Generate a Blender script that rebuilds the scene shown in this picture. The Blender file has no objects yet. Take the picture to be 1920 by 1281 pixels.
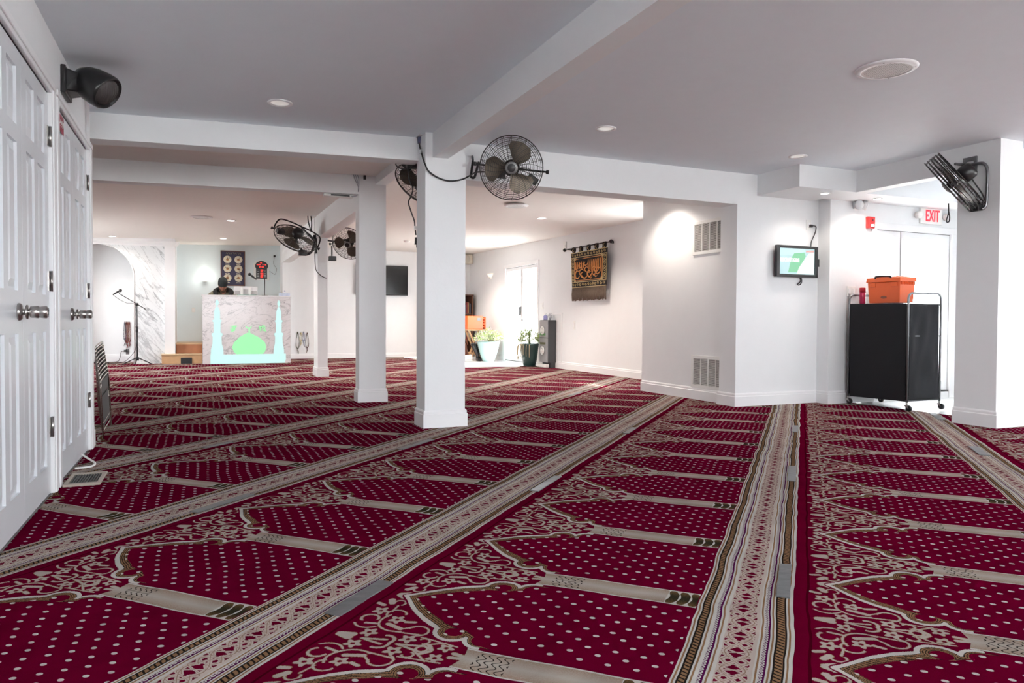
import bpy, bmesh, math, random
from mathutils import Vector, Matrix
from math import sin, cos, pi, radians, atan, atan2, hypot, sqrt
S=bpy.context.scene
COL=S.collection
# ---------------------------------------------------------------- camera
def cam_axes(yaw=radians(23.4),p=atan(.0216),r=.005):
    f0=Vector((sin(yaw),cos(yaw),0)); r0=Vector((cos(yaw),-sin(yaw),0))
    fw=f0*cos(p)+Vector((0,0,-sin(p))); u0=r0.cross(fw)
    return r0*cos(r)+u0*sin(r), u0*cos(r)-r0*sin(r), fw
CRT,CUP,CFW=cam_axes()
cd=bpy.data.cameras.new('camera'); cam=bpy.data.objects.new('camera',cd); COL.objects.link(cam)
cam.matrix_world=Matrix(((CRT.x,CUP.x,-CFW.x,0),(CRT.y,CUP.y,-CFW.y,0),(CRT.z,CUP.z,-CFW.z,.86),(0,0,0,1)))
cd.sensor_width=36; cd.lens=1350/1920*36; cd.shift_y=-8.8/1920; cd.clip_start=.05; cd.clip_end=200
S.camera=cam
# ---------------------------------------------------------------- world, light, exposure
w=bpy.data.worlds.new('world'); S.world=w; w.use_nodes=True
w.node_tree.nodes['Background'].inputs[0].default_value=(.93,.97,1,1)
w.node_tree.nodes['Background'].inputs[1].default_value=19.0
S.view_settings.view_transform='Standard'; S.view_settings.look='None'; S.view_settings.exposure=0.48; S.view_settings.gamma=1; S.view_settings.use_curve_mapping=False
S.cycles.max_bounces=10; S.cycles.diffuse_bounces=6; S.cycles.sample_clamp_indirect=8; S.cycles.caustics_reflective=False; S.cycles.caustics_refractive=False
def portal(name,loc,target,sx,sy):
    """sky light enters through the glazed openings; each opening is marked as a portal for the sampler"""
    l=bpy.data.lights.new(name,'AREA'); l.shape='RECTANGLE'; l.size=sx; l.size_y=sy; l.cycles.is_portal=True
    o=bpy.data.objects.new(name,l); COL.objects.link(o); o.location=loc
    o.rotation_euler=(Vector(target)-Vector(loc)).to_track_quat('-Z','Y').to_euler(); return o
portal('portal_exit_door',(7.385,5.86,.98),(7.385,0,.98),1.3,1.9)
portal('portal_side_door',(6.24,13.545,1.0),(0,13.545,1.0),1.7,2.0)
portal('portal_front_left',(1.2,-3.63,1.45),(1.2,5,1.45),2.7,1.45)
portal('portal_front_right',(5.6,-3.63,1.45),(5.6,5,1.45),2.7,1.45)
portal('portal_right',(9.2,1.4,1.4),(0,1.4,1.4),1.9,1.35)
portal('portal_added_hall_window',(-3.62,13.5,1.5),(0,13.5,1.5),2.0,1.5)
portal('portal_added_side_window',(6.27,8.3,1.35),(0,8.3,1.35),1.2,1.5)
sl=bpy.data.lights.new('sun','SUN'); sl.energy=16.0; sl.angle=.02; sl.color=(1,.96,.9)
so=bpy.data.objects.new('sun',sl); COL.objects.link(so); so.rotation_euler=Vector((-2.3,.55,-1.35)).to_track_quat('-Z','Y').to_euler()
# ---------------------------------------------------------------- mesh builder
class MB:
    def __init__(s): s.v=[]; s.f=[]; s.sm=[]; s.mi=[]; s.M=Matrix.Identity(4); s.m=0
    def add(s,vs,fs,smooth=False):
        b=len(s.v); s.v+=[tuple(s.M@Vector(p)) for p in vs]
        for f in fs: s.f.append([b+i for i in f]); s.sm.append(smooth); s.mi.append(s.m)
        return s
    def box(s,a,b):
        x0,y0,z0=a; x1,y1,z1=b
        return s.add([(x0,y0,z0),(x1,y0,z0),(x1,y1,z0),(x0,y1,z0),(x0,y0,z1),(x1,y0,z1),(x1,y1,z1),(x0,y1,z1)],
              [(0,3,2,1),(4,5,6,7),(0,1,5,4),(1,2,6,5),(2,3,7,6),(3,0,4,7)])
    def hexa(s,bot,top):
        return s.add(list(bot)+list(top),[(0,3,2,1),(4,5,6,7),(0,1,5,4),(1,2,6,5),(2,3,7,6),(3,0,4,7)])
    def prism(s,pts,axis,a,b):
        """2D outline pts extruded along axis 0/1/2 from a to b; pts fill the other two axes in order"""
        def P(p,c): q=list(p); q.insert(axis,c); return tuple(q)
        n=len(pts); vs=[P(p,a) for p in pts]+[P(p,b) for p in pts]
        fs=[tuple(range(n))[::-1],tuple(range(n,2*n))]+[(i,(i+1)%n,n+(i+1)%n,n+i) for i in range(n)]
        return s.add(vs,fs)
    def tube(s,pts,r,n=8,closed=False,flat=None):
        pts=[Vector(p) for p in pts]; k=len(pts); rs=r if isinstance(r,(list,tuple)) else [r]*k
        vs=[];prev=None
        for i,p in enumerate(pts):
            if closed: d=pts[(i+1)%k]-pts[i-1]
            else: d=pts[min(i+1,k-1)]-pts[max(i-1,0)]
            if d.length<1e-9: d=Vector((0,0,1))
            d.normalize()
            if prev is None:
                a=Vector((0,0,1)) if abs(d.z)<.9 else Vector((1,0,0)); x=d.cross(a).normalized()
            else:
                x=prev-d*prev.dot(d)
                x=x.normalized() if x.length>1e-6 else d.orthogonal().normalized()
            prev=x; y=d.cross(x)
            for j in range(n):
                t=2*pi*j/n; vs.append(p+(x*cos(t)+y*sin(t))*rs[i])
        fs=[]
        for i in range(k if closed else k-1):
            a=i*n; b=((i+1)%k)*n
            for j in range(n): fs.append((a+j,a+(j+1)%n,b+(j+1)%n,b+j))
        if not closed: fs.append(tuple(range(n))[::-1]); fs.append(tuple(range((k-1)*n,k*n)))
        return s.add(vs,fs,True)
    def lathe(s,prof,n=24,smooth=True,cap=True):
        vs=[];fs=[]
        for r,z in prof:
            for j in range(n): t=2*pi*j/n; vs.append((r*cos(t),r*sin(t),z))
        for i in range(len(prof)-1):
            for j in range(n): fs.append((i*n+j,i*n+(j+1)%n,(i+1)*n+(j+1)%n,(i+1)*n+j))
        if cap: fs.append(tuple(range(n))[::-1]); fs.append(tuple(range((len(prof)-1)*n,len(prof)*n)))
        return s.add(vs,fs,smooth)
    def ball(s,c,r,n=12,m=8,sc=(1,1,1)):
        vs=[];fs=[]
        for i in range(m+1):
            a=pi*i/m
            for j in range(n):
                t=2*pi*j/n; vs.append((c[0]+r*sc[0]*sin(a)*cos(t),c[1]+r*sc[1]*sin(a)*sin(t),c[2]+r*sc[2]*cos(a)))
        for i in range(m):
            for j in range(n): fs.append((i*n+j,(i+1)*n+j,(i+1)*n+(j+1)%n,i*n+(j+1)%n))
        return s.add(vs,fs,True)
    def disc(s,c,r,n=24):
        return s.add([(c[0]+r*cos(2*pi*j/n),c[1]+r*sin(2*pi*j/n),c[2]) for j in range(n)],[tuple(range(n))])
def obj(name,mb,mat,parent=None,bevel=0,**kw):
    me=bpy.data.meshes.new(name); me.from_pydata(mb.v,[],mb.f); me.update()
    for p,sm,mi in zip(me.polygons,mb.sm,mb.mi): p.use_smooth=sm; p.material_index=mi
    for m in (mat if isinstance(mat,(list,tuple)) else [mat]): me.materials.append(m)
    bm=bmesh.new(); bm.from_mesh(me); bmesh.ops.recalc_face_normals(bm,faces=bm.faces); bm.to_mesh(me); bm.free()
    o=bpy.data.objects.new(name,me); COL.objects.link(o)
    if bevel:
        b=o.modifiers.new('bevel','BEVEL'); b.width=bevel; b.segments=2; b.limit_method='ANGLE'; b.angle_limit=radians(40)
    if parent is not None:
        o.parent=parent; o.matrix_parent_inverse=parent.matrix_basis.inverted() if parent.parent is None else (parent.parent.matrix_basis.inverted() if False else Matrix.Identity(4))
        if parent.parent is not None: o.matrix_parent_inverse=WM(parent).inverted()
    for k,v in kw.items(): o[k]=v
    return o
def WM(o):
    return o.matrix_basis if o.parent is None else WM(o.parent)@o.matrix_parent_inverse@o.matrix_basis
def thing(name,label,cat,loc,group=None,kind=None):
    o=bpy.data.objects.new(name,None); COL.objects.link(o); o.location=loc; o.empty_display_size=.1
    o.matrix_basis=Matrix.Translation(loc)
    o['label']=label; o['category']=cat
    if group: o['group']=group
    if kind: o['kind']=kind
    return o
def tag(o,label,cat,group=None,kind=None):
    o['label']=label; o['category']=cat
    if group: o['group']=group
    if kind: o['kind']=kind
    return o
def struct(name,mb,mat,label=None,cat=None,bevel=0):
    o=obj(name,mb,mat,None,bevel); o['kind']='structure'
    if label: o['label']=label
    if cat: o['category']=cat
    return o
def arc(c,r,a0,a1,n,ax=(1,0,0),ay=(0,0,1)):
    c=Vector(c);ax=Vector(ax);ay=Vector(ay)
    return [c+ax*(r*cos(a0+(a1-a0)*i/n))+ay*(r*sin(a0+(a1-a0)*i/n)) for i in range(n+1)]
def smoothpts(P,n=6):
    P=[Vector(p) for p in P]; out=[]
    for i in range(len(P)-1):
        p0=P[max(i-1,0)];p1=P[i];p2=P[i+1];p3=P[min(i+2,len(P)-1)]
        for k in range(n):
            t=k/n; out.append(.5*((2*p1)+(-p0+p2)*t+(2*p0-5*p1+4*p2-p3)*t*t+(-p0+3*p1-3*p2+p3)*t**3))
    out.append(P[-1]); return out
# ---------------------------------------------------------------- materials
MATS={}
def mat(name,col,rough=.6,metal=0,emit=None,es=0,noise=0,nscale=8,bump=0,bscale=60,coat=0,sheen=0,spec=.5,trans=0,alpha=1):
    if name in MATS: return MATS[name]
    m=bpy.data.materials.new(name); m.use_nodes=True; nt=m.node_tree; b=nt.nodes['Principled BSDF']
    b.inputs['Base Color'].default_value=(*col,1); b.inputs['Roughness'].default_value=rough; b.inputs['Metallic'].default_value=metal
    b.inputs['Specular IOR Level'].default_value=spec; b.inputs['Coat Weight'].default_value=coat; b.inputs['Sheen Weight'].default_value=sheen
    b.inputs['Transmission Weight'].default_value=trans; b.inputs['Alpha'].default_value=alpha
    if emit: b.inputs['Emission Color'].default_value=(*emit,1); b.inputs['Emission Strength'].default_value=es
    tc=nt.nodes.new('ShaderNodeTexCoord')
    if True:
        n=nt.nodes.new('ShaderNodeTexNoise'); n.inputs['Scale'].default_value=nscale; n.inputs['Detail'].default_value=3
        nt.links.new(tc.outputs['Object'],n.inputs['Vector'])
        mx=nt.nodes.new('ShaderNodeMix'); mx.data_type='RGBA'
        k=max(noise,.02)
        mx.inputs['A'].default_value=(*[c*(1-k) for c in col],1); mx.inputs['B'].default_value=(*[min(1,c*(1+k)) for c in col],1)
        nt.links.new(n.outputs['Fac'],mx.inputs['Factor']); nt.links.new(mx.outputs['Result'],b.inputs['Base Color'])
    if bump:
        n2=nt.nodes.new('ShaderNodeTexNoise'); n2.inputs['Scale'].default_value=bscale; n2.inputs['Detail'].default_value=4
        nt.links.new(tc.outputs['Object'],n2.inputs['Vector'])
        bp=nt.nodes.new('ShaderNodeBump'); bp.inputs['Strength'].default_value=bump; bp.inputs['Distance'].default_value=.01
        nt.links.new(n2.outputs['Fac'],bp.inputs['Height']); nt.links.new(bp.outputs['Normal'],b.inputs['Normal'])
    MATS[name]=m; return m
WALL=mat('wall_paint',(.83,.84,.85),.55,bump=.06,bscale=40)
CEIL=mat('ceiling_paint',(.80,.85,.90),.7,bump=.05,bscale=50)
TRIM=mat('trim_paint',(.86,.86,.87),.35)
DOORP=mat('door_paint',(.70,.72,.75),.3)
TEALW=mat('pale_teal_paint',(.73,.82,.85),.55)
BLACKP=mat('black_plastic',(.012,.012,.013),.35)
BLACKM=mat('black_metal',(.02,.02,.022),.35,.4)
STEEL=mat('satin_steel',(.45,.43,.41),.28,1)
GREYM=mat('grey_metal_tube',(.22,.22,.23),.32,.9)
CAGE=mat('dark_wire',(.05,.048,.045),.35,.7)
CEILB=mat('ceiling_paint_warm_bounce',(.88,.84,.80),.7,bump=.05,bscale=50)  # same ceiling at the back, with warm bounced light put into its colour
WHITEP=mat('white_plastic',(.82,.82,.80),.4)
ORANGE=mat('orange_plastic',(.80,.12,.018),.35)
BFAB=mat('black_fabric',(.006,.006,.009),.85,bump=.1)
OAK=mat('light_oak',(.55,.33,.17),.5,noise=.15,nscale=14)
WALNUT=mat('walnut_wood',(.10,.04,.022),.5,noise=.3)
GLASS=mat('clear_glass',(1,1,1),.02,trans=1)
def glass_pane():
    m=bpy.data.materials.new('window_glass'); m.use_nodes=True; nt=m.node_tree; nt.nodes.clear()
    o=nt.nodes.new('ShaderNodeOutputMaterial'); t=nt.nodes.new('ShaderNodeBsdfTransparent'); g=nt.nodes.new('ShaderNodeBsdfGlossy'); g.inputs['Roughness'].default_value=.03
    mx=nt.nodes.new('ShaderNodeMixShader'); mx.inputs[0].default_value=.06
    nt.links.new(t.outputs[0],mx.inputs[1]); nt.links.new(g.outputs[0],mx.inputs[2]); nt.links.new(mx.outputs[0],o.inputs[0]); return m
PANE=glass_pane()
def marble(name,base,vein,scale,rot,dist,stretch=(1,1,1),width=.03):
    m=bpy.data.materials.new(name); m.use_nodes=True; nt=m.node_tree; b=nt.nodes['Principled BSDF']; b.inputs['Roughness'].default_value=.18
    tc=nt.nodes.new('ShaderNodeTexCoord'); mp=nt.nodes.new('ShaderNodeMapping'); mp.vector_type='TEXTURE'; mp.inputs['Rotation'].default_value=rot; mp.inputs['Scale'].default_value=stretch
    nt.links.new(tc.outputs['Object'],mp.inputs['Vector'])
    last=None
    for k,(sc,wd,st) in enumerate(((scale,width,1.),(scale*2.3,width*.7,.6))):
        n=nt.nodes.new('ShaderNodeTexNoise'); n.inputs['Scale'].default_value=sc; n.inputs['Detail'].default_value=6; n.inputs['Roughness'].default_value=.6; n.inputs['Distortion'].default_value=dist
        nt.links.new(mp.outputs[0],n.inputs['Vector'])
        s=nt.nodes.new('ShaderNodeMath'); s.operation='SUBTRACT'; nt.links.new(n.outputs['Fac'],s.inputs[0]); s.inputs[1].default_value=.5
        a=nt.nodes.new('ShaderNodeMath'); a.operation='ABSOLUTE'; nt.links.new(s.outputs[0],a.inputs[0])
        r=nt.nodes.new('ShaderNodeMapRange'); r.inputs['From Min'].default_value=0; r.inputs['From Max'].default_value=wd; r.inputs['To Min'].default_value=st; r.inputs['To Max'].default_value=0
        nt.links.new(a.outputs[0],r.inputs['Value'])
        if last is None: last=r.outputs[0]
        else:
            x=nt.nodes.new('ShaderNodeMath'); x.operation='MAXIMUM'; nt.links.new(last,x.inputs[0]); nt.links.new(r.outputs[0],x.inputs[1]); last=x.outputs[0]
    n=nt.nodes.new('ShaderNodeTexNoise'); n.inputs['Scale'].default_value=scale*1.2; nt.links.new(mp.outputs[0],n.inputs['Vector'])
    x=nt.nodes.new('ShaderNodeMath'); x.operation='MULTIPLY'; nt.links.new(last,x.inputs[0]); nt.links.new(n.outputs['Fac'],x.inputs[1])
    mx=nt.nodes.new('ShaderNodeMix'); mx.data_type='RGBA'; mx.inputs['A'].default_value=(*base,1); mx.inputs['B'].default_value=(*vein,1)
    nt.links.new(x.outputs[0],mx.inputs['Factor']); nt.links.new(mx.outputs['Result'],b.inputs['Base Color']); return m
MARBLE=marble('white_marble',(.80,.82,.83),(.05,.06,.08),2.0,(0,radians(54),0),.45,(2.8,1,.5),.030)
MARBLE2=marble('grey_veined_marble',(.66,.62,.62),(.06,.05,.06),2.8,(0,radians(-20),0),1.0,(1.6,1,.6),.018)
# ---- carpet pattern (shared by preview and node builder) ----
CARPET_W=1.225; CARPET_P=.6145; CARPET_V0=1.95; CARPET_U0=.025
RED=(.106,.0007,.0155);DRED=(.08,.001,.01);CREAM=(.36,.32,.28);WHITE=(.45,.43,.40);TAN=(.22,.125,.065);BLK=(.018,.014,.012);PURP=(.07,.004,.05);PINK=(.42,.35,.31)
ARCH_PTS=[(0,.42),(.045,.315),(.053,.301),(.07,.287),(.088,.268),(.115,.238),(.152,.200),(.197,.162),(.256,.128),(.264,.118),(.30,.106),(.345,.102),(.363,.093),(.38,.084),(.42,.060),(1.3,.058)]
BANDS=[(0,'R'),(.915,'W'),(.921,'T'),(.926,'W'),(.932,'K'),(.9345,'D'),(.952,'K'),(.9545,'W'),(.960,'T'),(.965,'W'),(.972,'P'),(.987,'W'),(.993,'T'),(.998,'W'),(1.005,'L'),(1.094,'W'),(1.100,'T'),(1.104,'W'),(1.108,'P'),(1.121,'W'),(1.126,'T'),(1.131,'W'),(1.137,'K'),(1.139,'D'),(1.162,'K'),(1.165,'W'),(1.170,'T'),(1.176,'W'),(1.182,'R')]
def carpet_pattern(M,U,V,noise):
    """U across the roll, V along it; returns colour"""
    u=U-M.floor(U/CARPET_W)*CARPET_W
    vs=V-CARPET_V0
    s=vs-M.round(vs/CARPET_P)*CARPET_P
    sa=M.abs(s); t=CARPET_P/2-sa
    def ln(dx,dy): return M.sqrt(dx*dx+dy*dy)
    # niche interior field (positive inside)
    fA=M.curve(u,ARCH_PTS)
    dA=(t-fA)*.66
    dB=.060-ln(u-.315,t-.128)
    dC=.055-ln(u-.410,t-.112)
    dD=M.min(t-.058,u-.40)
    D=M.max(M.max(dA,dB),M.max(dC,dD))
    inside=M.lt(0.,D)
    # spandrel flowers
    flo=None
    def add(d):
        nonlocal flo
        flo=d if flo is None else M.min(flo,d)
    def ring(cx,cy,r,w,mx,my,k):
        dx=u-cx;dy=t-cy
        add(M.abs(ln(dx,dy)-r)-w*1.35+M.max(k-(dx*mx+dy*my),0.)*4.)
    def cap(ax,ay,bx,by,w):
        ex,ey=bx-ax,by-ay;l2=ex*ex+ey*ey
        dx=u-ax;dy=t-ay
        h=M.min(M.max((dx*ex+dy*ey)*(1/l2),0.),1.)
        add(ln(dx-h*ex,dy-h*ey)-w*1.3)
    def flower(cx,cy,r):
        dx=u-cx;dy=t-cy;l=ln(dx,dy)
        p=M.cos(M.atan2(dy,dx)*5.)
        add(M.max(l-r*(.80+.20*p) if False else l-p*(r*.2)-r*.8,.0055-l))
    for f in ((.048,.178,.029),(.128,.140,.028),(.097,.038,.028),(.217,.038,.028),(.341,.031,.026)): flower(*f)
    ring(.145,.127,.062,.0035,-.75,-.66,.012)
    ring(.107,.172,.030,.0035,-.6,.8,-.012)
    ring(.046,.119,.026,.004,-.5,.86,-.012)
    ring(.056,.100,.042,.0035,0,-1,.022)
    ring(.218,.094,.031,.0035,.7,.7,-.016)
    ring(.265,.042,.016,.0035,.6,.5,-.006)
    ring(.072,.248,.019,.0035,.3,.9,-.008)
    ring(.282,.0,.016,.004,.2,1,-.02)
    ring(.160,.012,.026,.0045,.9,.2,-.004)
    cap(.138,.064,.238,.074,.0035)
    cap(.118,.105,.165,.088,.0075)
    cap(.165,.086,.196,.112,.0035)
    cap(.085,.095,.05,.088,.005)
    cap(.205,.0,.262,.012,.0045)
    cap(.262,.012,.325,.056,.0035)
    cap(.247,.062,.365,.049,.0032)
    cap(.10,.0,.165,.014,.0045)
    cap(.028,.001,.062,.010,.011)
    cap(.036,.262,.05,.240,.009)
    cap(.036,.303,.060,.290,.008)
    cap(.078,.23,.085,.185,.0035)
    cap(.375,.012,.405,.006,.007)
    cap(.012,.225,.034,.218,.007)
    cap(.16,.135,.185,.142,.006)
    cap(.29,.028,.31,.004,.006)
    flo=flo+(noise-.5)*.003
    stroke=M.lt(flo,0.)*M.lt(.006,-D+.0)*M.lt(u,.43)
    strokecol=M.mix(M.lt(flo,-.0018),TAN,CREAM)
    col=M.mix(stroke,RED,strokecol)
    # arch rim: white then tan and black lines
    W=.0135
    Dn=D+(noise-.5)*.003
    rimw=M.lt(0.,Dn)*M.lt(Dn,W)*M.lt(u,.425)
    taper=M.max(0.,M.min(1.,(.47-u)*6.))*.022
    lines=M.lt(W,Dn)*M.lt(Dn,taper+W)*M.lt(u,.455)
    lc=M.mix(M.lt(M.fract((Dn-W)*(1/.0062)),.42),TAN,BLK)
    col=M.mix(rimw,col,WHITE);col=M.mix(lines,col,lc)
    # dots
    A=(u-.184)*(1/.0765);B=(s+.015)*(1/.0755)
    X=A+B;Y=A-B
    fx=X-M.round(X);fy=Y-M.round(Y)
    du=(fx+fy)*.03825;ds=(fx-fy)*.03775
    dot=M.lt(ln(du*.95,ds*1.2),.0082)*M.lt(.030,D)*M.lt(u,.91)
    dot=dot*M.lt(.066,t)
    col=M.mix(dot,col,WHITE)
    # pillar
    tt=t
    pw=.056+M.max(0.,(u-.80)*.02)
    pin=M.lt(tt,pw)*M.lt(.405+.004,u+M.abs(tt)*.25)*M.lt(u,.921)
    shade=M.min(1.,M.max(0.,tt*(1/.05)))
    pc=M.mixv(shade*(.35+.65*noise),CREAM,(.23,.15,.10))
    sc=u+.009*M.cos(tt*(6.283/.037))
    chev=M.lt(M.fract((sc-.455)*(1/.021)),.2)*M.lt(.44,u)*M.lt(u,.535)
    pc=M.mix(chev,pc,BLK)
    k=M.round((u-.835)*(1/.036));k=M.max(0.,M.min(2.,k))
    bu=u-.835-k*.036
    blob=M.lt(ln((bu-.006*M.cos(tt*60.))*(1/.0165),M.max(0.,tt-.020)*(1/.034)),1.)
    base=M.lt(.815,u)
    bl=M.mixv(M.min(1.,M.max(0.,tt*22.+noise*.9-.75)),(.03,.026,.016),(.13,.075,.03))
    pc=M.mix(base,pc,M.mix(blob,WHITE,bl))
    edge=M.lt(pw-.006,tt)
    pc=M.mix(edge,pc,WHITE)
    col=M.mix(pin,col,pc)
    # bands
    bc=M.ramp(u,BANDS,CARPET_W)
    inb=M.lt(.915,u)
    diag=M.lt(M.fract((V+(u-.94)*.5)*(1/.0175)),.36)
    isd=M.lt(.9345,u)*M.lt(u,.952)+M.lt(1.139,u)*M.lt(u,1.162)
    bc=M.mix(isd*diag,bc,BLK)
    bx=M.fract(V*(1/.0145))-.5
    bead1=M.lt(ln(bx*2.3,(u-.9795)*(1/.0062)),1.);bead2=M.lt(ln(bx*2.3,(u-1.1145)*(1/.0056)),1.)
    bc=M.mix(bead1+bead2,bc,WHITE)
    hole=M.lt(ln(bx*6.,(u-.9795)*(1/.0026)),1.)+M.lt(ln(bx*6.,(u-1.1145)*(1/.0024)),1.)
    bc=M.mix(hole,bc,PURP)
    # lattice
    q=u-1.0495;L=.2048
    ph=V*(6.28318/L)
    s1=M.cos(ph)*.030; s2=M.cos(ph*2.)*.019; s3=M.sin(ph*3.)*.034
    g=M.min(M.abs(M.abs(q)-M.abs(s1)),M.abs(q-s3)*.8)
    g=M.min(g,M.abs(q+s3)*.8)
    g=M.min(g,M.abs(M.abs(q)-M.abs(s2)-.012))
    g=M.min(g,.044-M.abs(q))
    hol=M.lt(.0078+(noise-.5)*.004,g)*M.lt(1.007,u)*M.lt(u,1.092)
    vein=M.lt(g,.0013)*M.lt(1.007,u)*M.lt(u,1.092)
    bc=M.mix(vein,bc,(.25,.17,.13));bc=M.mix(hol,bc,RED)
    col=M.mix(inb,col,bc)
    seam=M.lt(u,.005)+M.lt(1.2225,u)
    col=M.mix(M.min(1.,seam),col,(.05,.0008,.006))
    return col
BANDCOL={'R':RED,'W':WHITE,'T':TAN,'K':BLK,'D':TAN,'P':PURP,'L':PINK}
# ---------------------------------------------------------------- carpet material (node maths)
class NX:
    nt=None
    def __init__(s,sock): s.s=sock
    @staticmethod
    def op(name,*a):
        n=NX.nt.nodes.new('ShaderNodeMath'); n.operation=name
        for i,x in enumerate(a):
            if isinstance(x,NX): NX.nt.links.new(x.s,n.inputs[i])
            else: n.inputs[i].default_value=float(x)
        return NX(n.outputs[0])
    def __add__(a,b): return NX.op('ADD',a,b)
    __radd__=__add__
    def __sub__(a,b): return NX.op('SUBTRACT',a,b)
    def __rsub__(a,b): return NX.op('SUBTRACT',b,a)
    def __mul__(a,b): return NX.op('MULTIPLY',a,b)
    __rmul__=__mul__
    def __truediv__(a,b): return NX.op('DIVIDE',a,b)
    def __neg__(a): return NX.op('MULTIPLY',a,-1.)
class NM:
    floor=staticmethod(lambda a:NX.op('FLOOR',a)); round=staticmethod(lambda a:NX.op('ROUND',a)); abs=staticmethod(lambda a:NX.op('ABSOLUTE',a))
    sqrt=staticmethod(lambda a:NX.op('SQRT',a)); min=staticmethod(lambda a,b:NX.op('MINIMUM',a,b)); max=staticmethod(lambda a,b:NX.op('MAXIMUM',a,b))
    cos=staticmethod(lambda a:NX.op('COSINE',a)); sin=staticmethod(lambda a:NX.op('SINE',a)); atan2=staticmethod(lambda a,b:NX.op('ARCTAN2',a,b))
    fract=staticmethod(lambda a:NX.op('FRACT',a)); lt=staticmethod(lambda a,b:NX.op('LESS_THAN',a,b))
    @staticmethod
    def mix(f,a,b):
        n=NX.nt.nodes.new('ShaderNodeMix'); n.data_type='RGBA'
        NX.nt.links.new(f.s,n.inputs['Factor'])
        for k,x in (('A',a),('B',b)):
            if isinstance(x,NX): NX.nt.links.new(x.s,n.inputs[k])
            else: n.inputs[k].default_value=(*x,1)
        return NX(n.outputs['Result'])
    mixv=mix
    @staticmethod
    def curve(u,pts):
        n=NX.nt.nodes.new('ShaderNodeFloatCurve'); NX.nt.links.new(u.s,n.inputs['Value'])
        c=n.mapping.curves[0]; pts=[p for p in pts if p[0]<=1]
        pts=pts+[(1.,pts[-1][1])] if pts[-1][0]<1 else pts
        c.points[0].location=pts[0]; c.points[1].location=pts[-1]
        for p in pts[1:-1]: c.points.new(*p)
        for p in c.points: p.handle_type='VECTOR'
        n.mapping.update(); return NX(n.outputs[0])
    @staticmethod
    def ramp(u,bands,W):
        n=NX.nt.nodes.new('ShaderNodeValToRGB'); cr=n.color_ramp; cr.interpolation='CONSTANT'
        q=u*(1/W); NX.nt.links.new(q.s,n.inputs[0])
        cr.elements[0].position=0; cr.elements[0].color=(*BANDCOL[bands[0][1]],1); cr.elements[1].position=bands[-1][0]/W; cr.elements[1].color=(*BANDCOL[bands[-1][1]],1)
        for p,b in bands[1:-1]: e=cr.elements.new(p/W); e.color=(*BANDCOL[b],1)
        return NX(n.outputs[0])
def carpet_material():
    m=bpy.data.materials.new('prayer_carpet'); m.use_nodes=True; nt=m.node_tree; NX.nt=nt; b=nt.nodes['Principled BSDF']
    g=nt.nodes.new('ShaderNodeNewGeometry'); sp=nt.nodes.new('ShaderNodeSeparateXYZ'); nt.links.new(g.outputs['Position'],sp.inputs[0])
    x,y=NX(sp.outputs[0]),NX(sp.outputs[1]); th=radians(45.4)
    wob=nt.nodes.new('ShaderNodeTexNoise'); wob.inputs['Scale'].default_value=3.2; wob.inputs['Detail'].default_value=2; nt.links.new(g.outputs['Position'],wob.inputs['Vector'])
    ws=nt.nodes.new('ShaderNodeSeparateColor'); nt.links.new(wob.outputs['Color'],ws.inputs[0])
    nz=nt.nodes.new('ShaderNodeTexNoise'); nz.inputs['Scale'].default_value=230; nz.inputs['Detail'].default_value=1; nt.links.new(g.outputs['Position'],nz.inputs['Vector'])
    U=x*cos(th)-y*sin(th)-CARPET_U0+(NX(ws.outputs[0])-.5)*.028
    V=x*sin(th)+y*cos(th)+(NX(ws.outputs[1])-.5)*.03
    col=carpet_pattern(NM,U,V,(NX(nz.outputs['Fac'])-.5)*2.+.5)
    # brushed pile: soft patches where the nap lies the other way
    p=nt.nodes.new('ShaderNodeTexNoise'); p.inputs['Scale'].default_value=5; p.inputs['Detail'].default_value=4; p.inputs['Distortion'].default_value=.8; nt.links.new(g.outputs['Position'],p.inputs['Vector'])
    k=nt.nodes.new('ShaderNodeMapRange'); k.inputs['From Min'].default_value=.3; k.inputs['From Max'].default_value=.75; k.inputs['To Min'].default_value=.86; k.inputs['To Max'].default_value=1.12; nt.links.new(p.outputs['Fac'],k.inputs['Value'])
    mu=nt.nodes.new('ShaderNodeMix'); mu.data_type='RGBA'; mu.blend_type='MULTIPLY'; mu.inputs['Factor'].default_value=1
    cb=nt.nodes.new('ShaderNodeCombineColor')
    for i in range(3): nt.links.new(k.outputs[0],cb.inputs[i])
    nt.links.new(col.s,mu.inputs['A']); nt.links.new(cb.outputs[0],mu.inputs['B']); nt.links.new(mu.outputs['Result'],b.inputs['Base Color'])
    b.inputs['Roughness'].default_value=.9; b.inputs['Specular IOR Level'].default_value=0.
    b.inputs['Sheen Weight'].default_value=0.; b.inputs['Sheen Roughness'].default_value=.4; b.inputs['Sheen Tint'].default_value=(1,.6,.75,1)
    bp=nt.nodes.new('ShaderNodeBump'); bp.inputs['Strength'].default_value=.35; bp.inputs['Distance'].default_value=.004
    n2=nt.nodes.new('ShaderNodeTexNoise'); n2.inputs['Scale'].default_value=420; nt.links.new(g.outputs['Position'],n2.inputs['Vector'])
    nt.links.new(n2.outputs['Fac'],bp.inputs['Height']); nt.links.new(bp.outputs['Normal'],b.inputs['Normal'])
    return m
CARPET=carpet_material()
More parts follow.
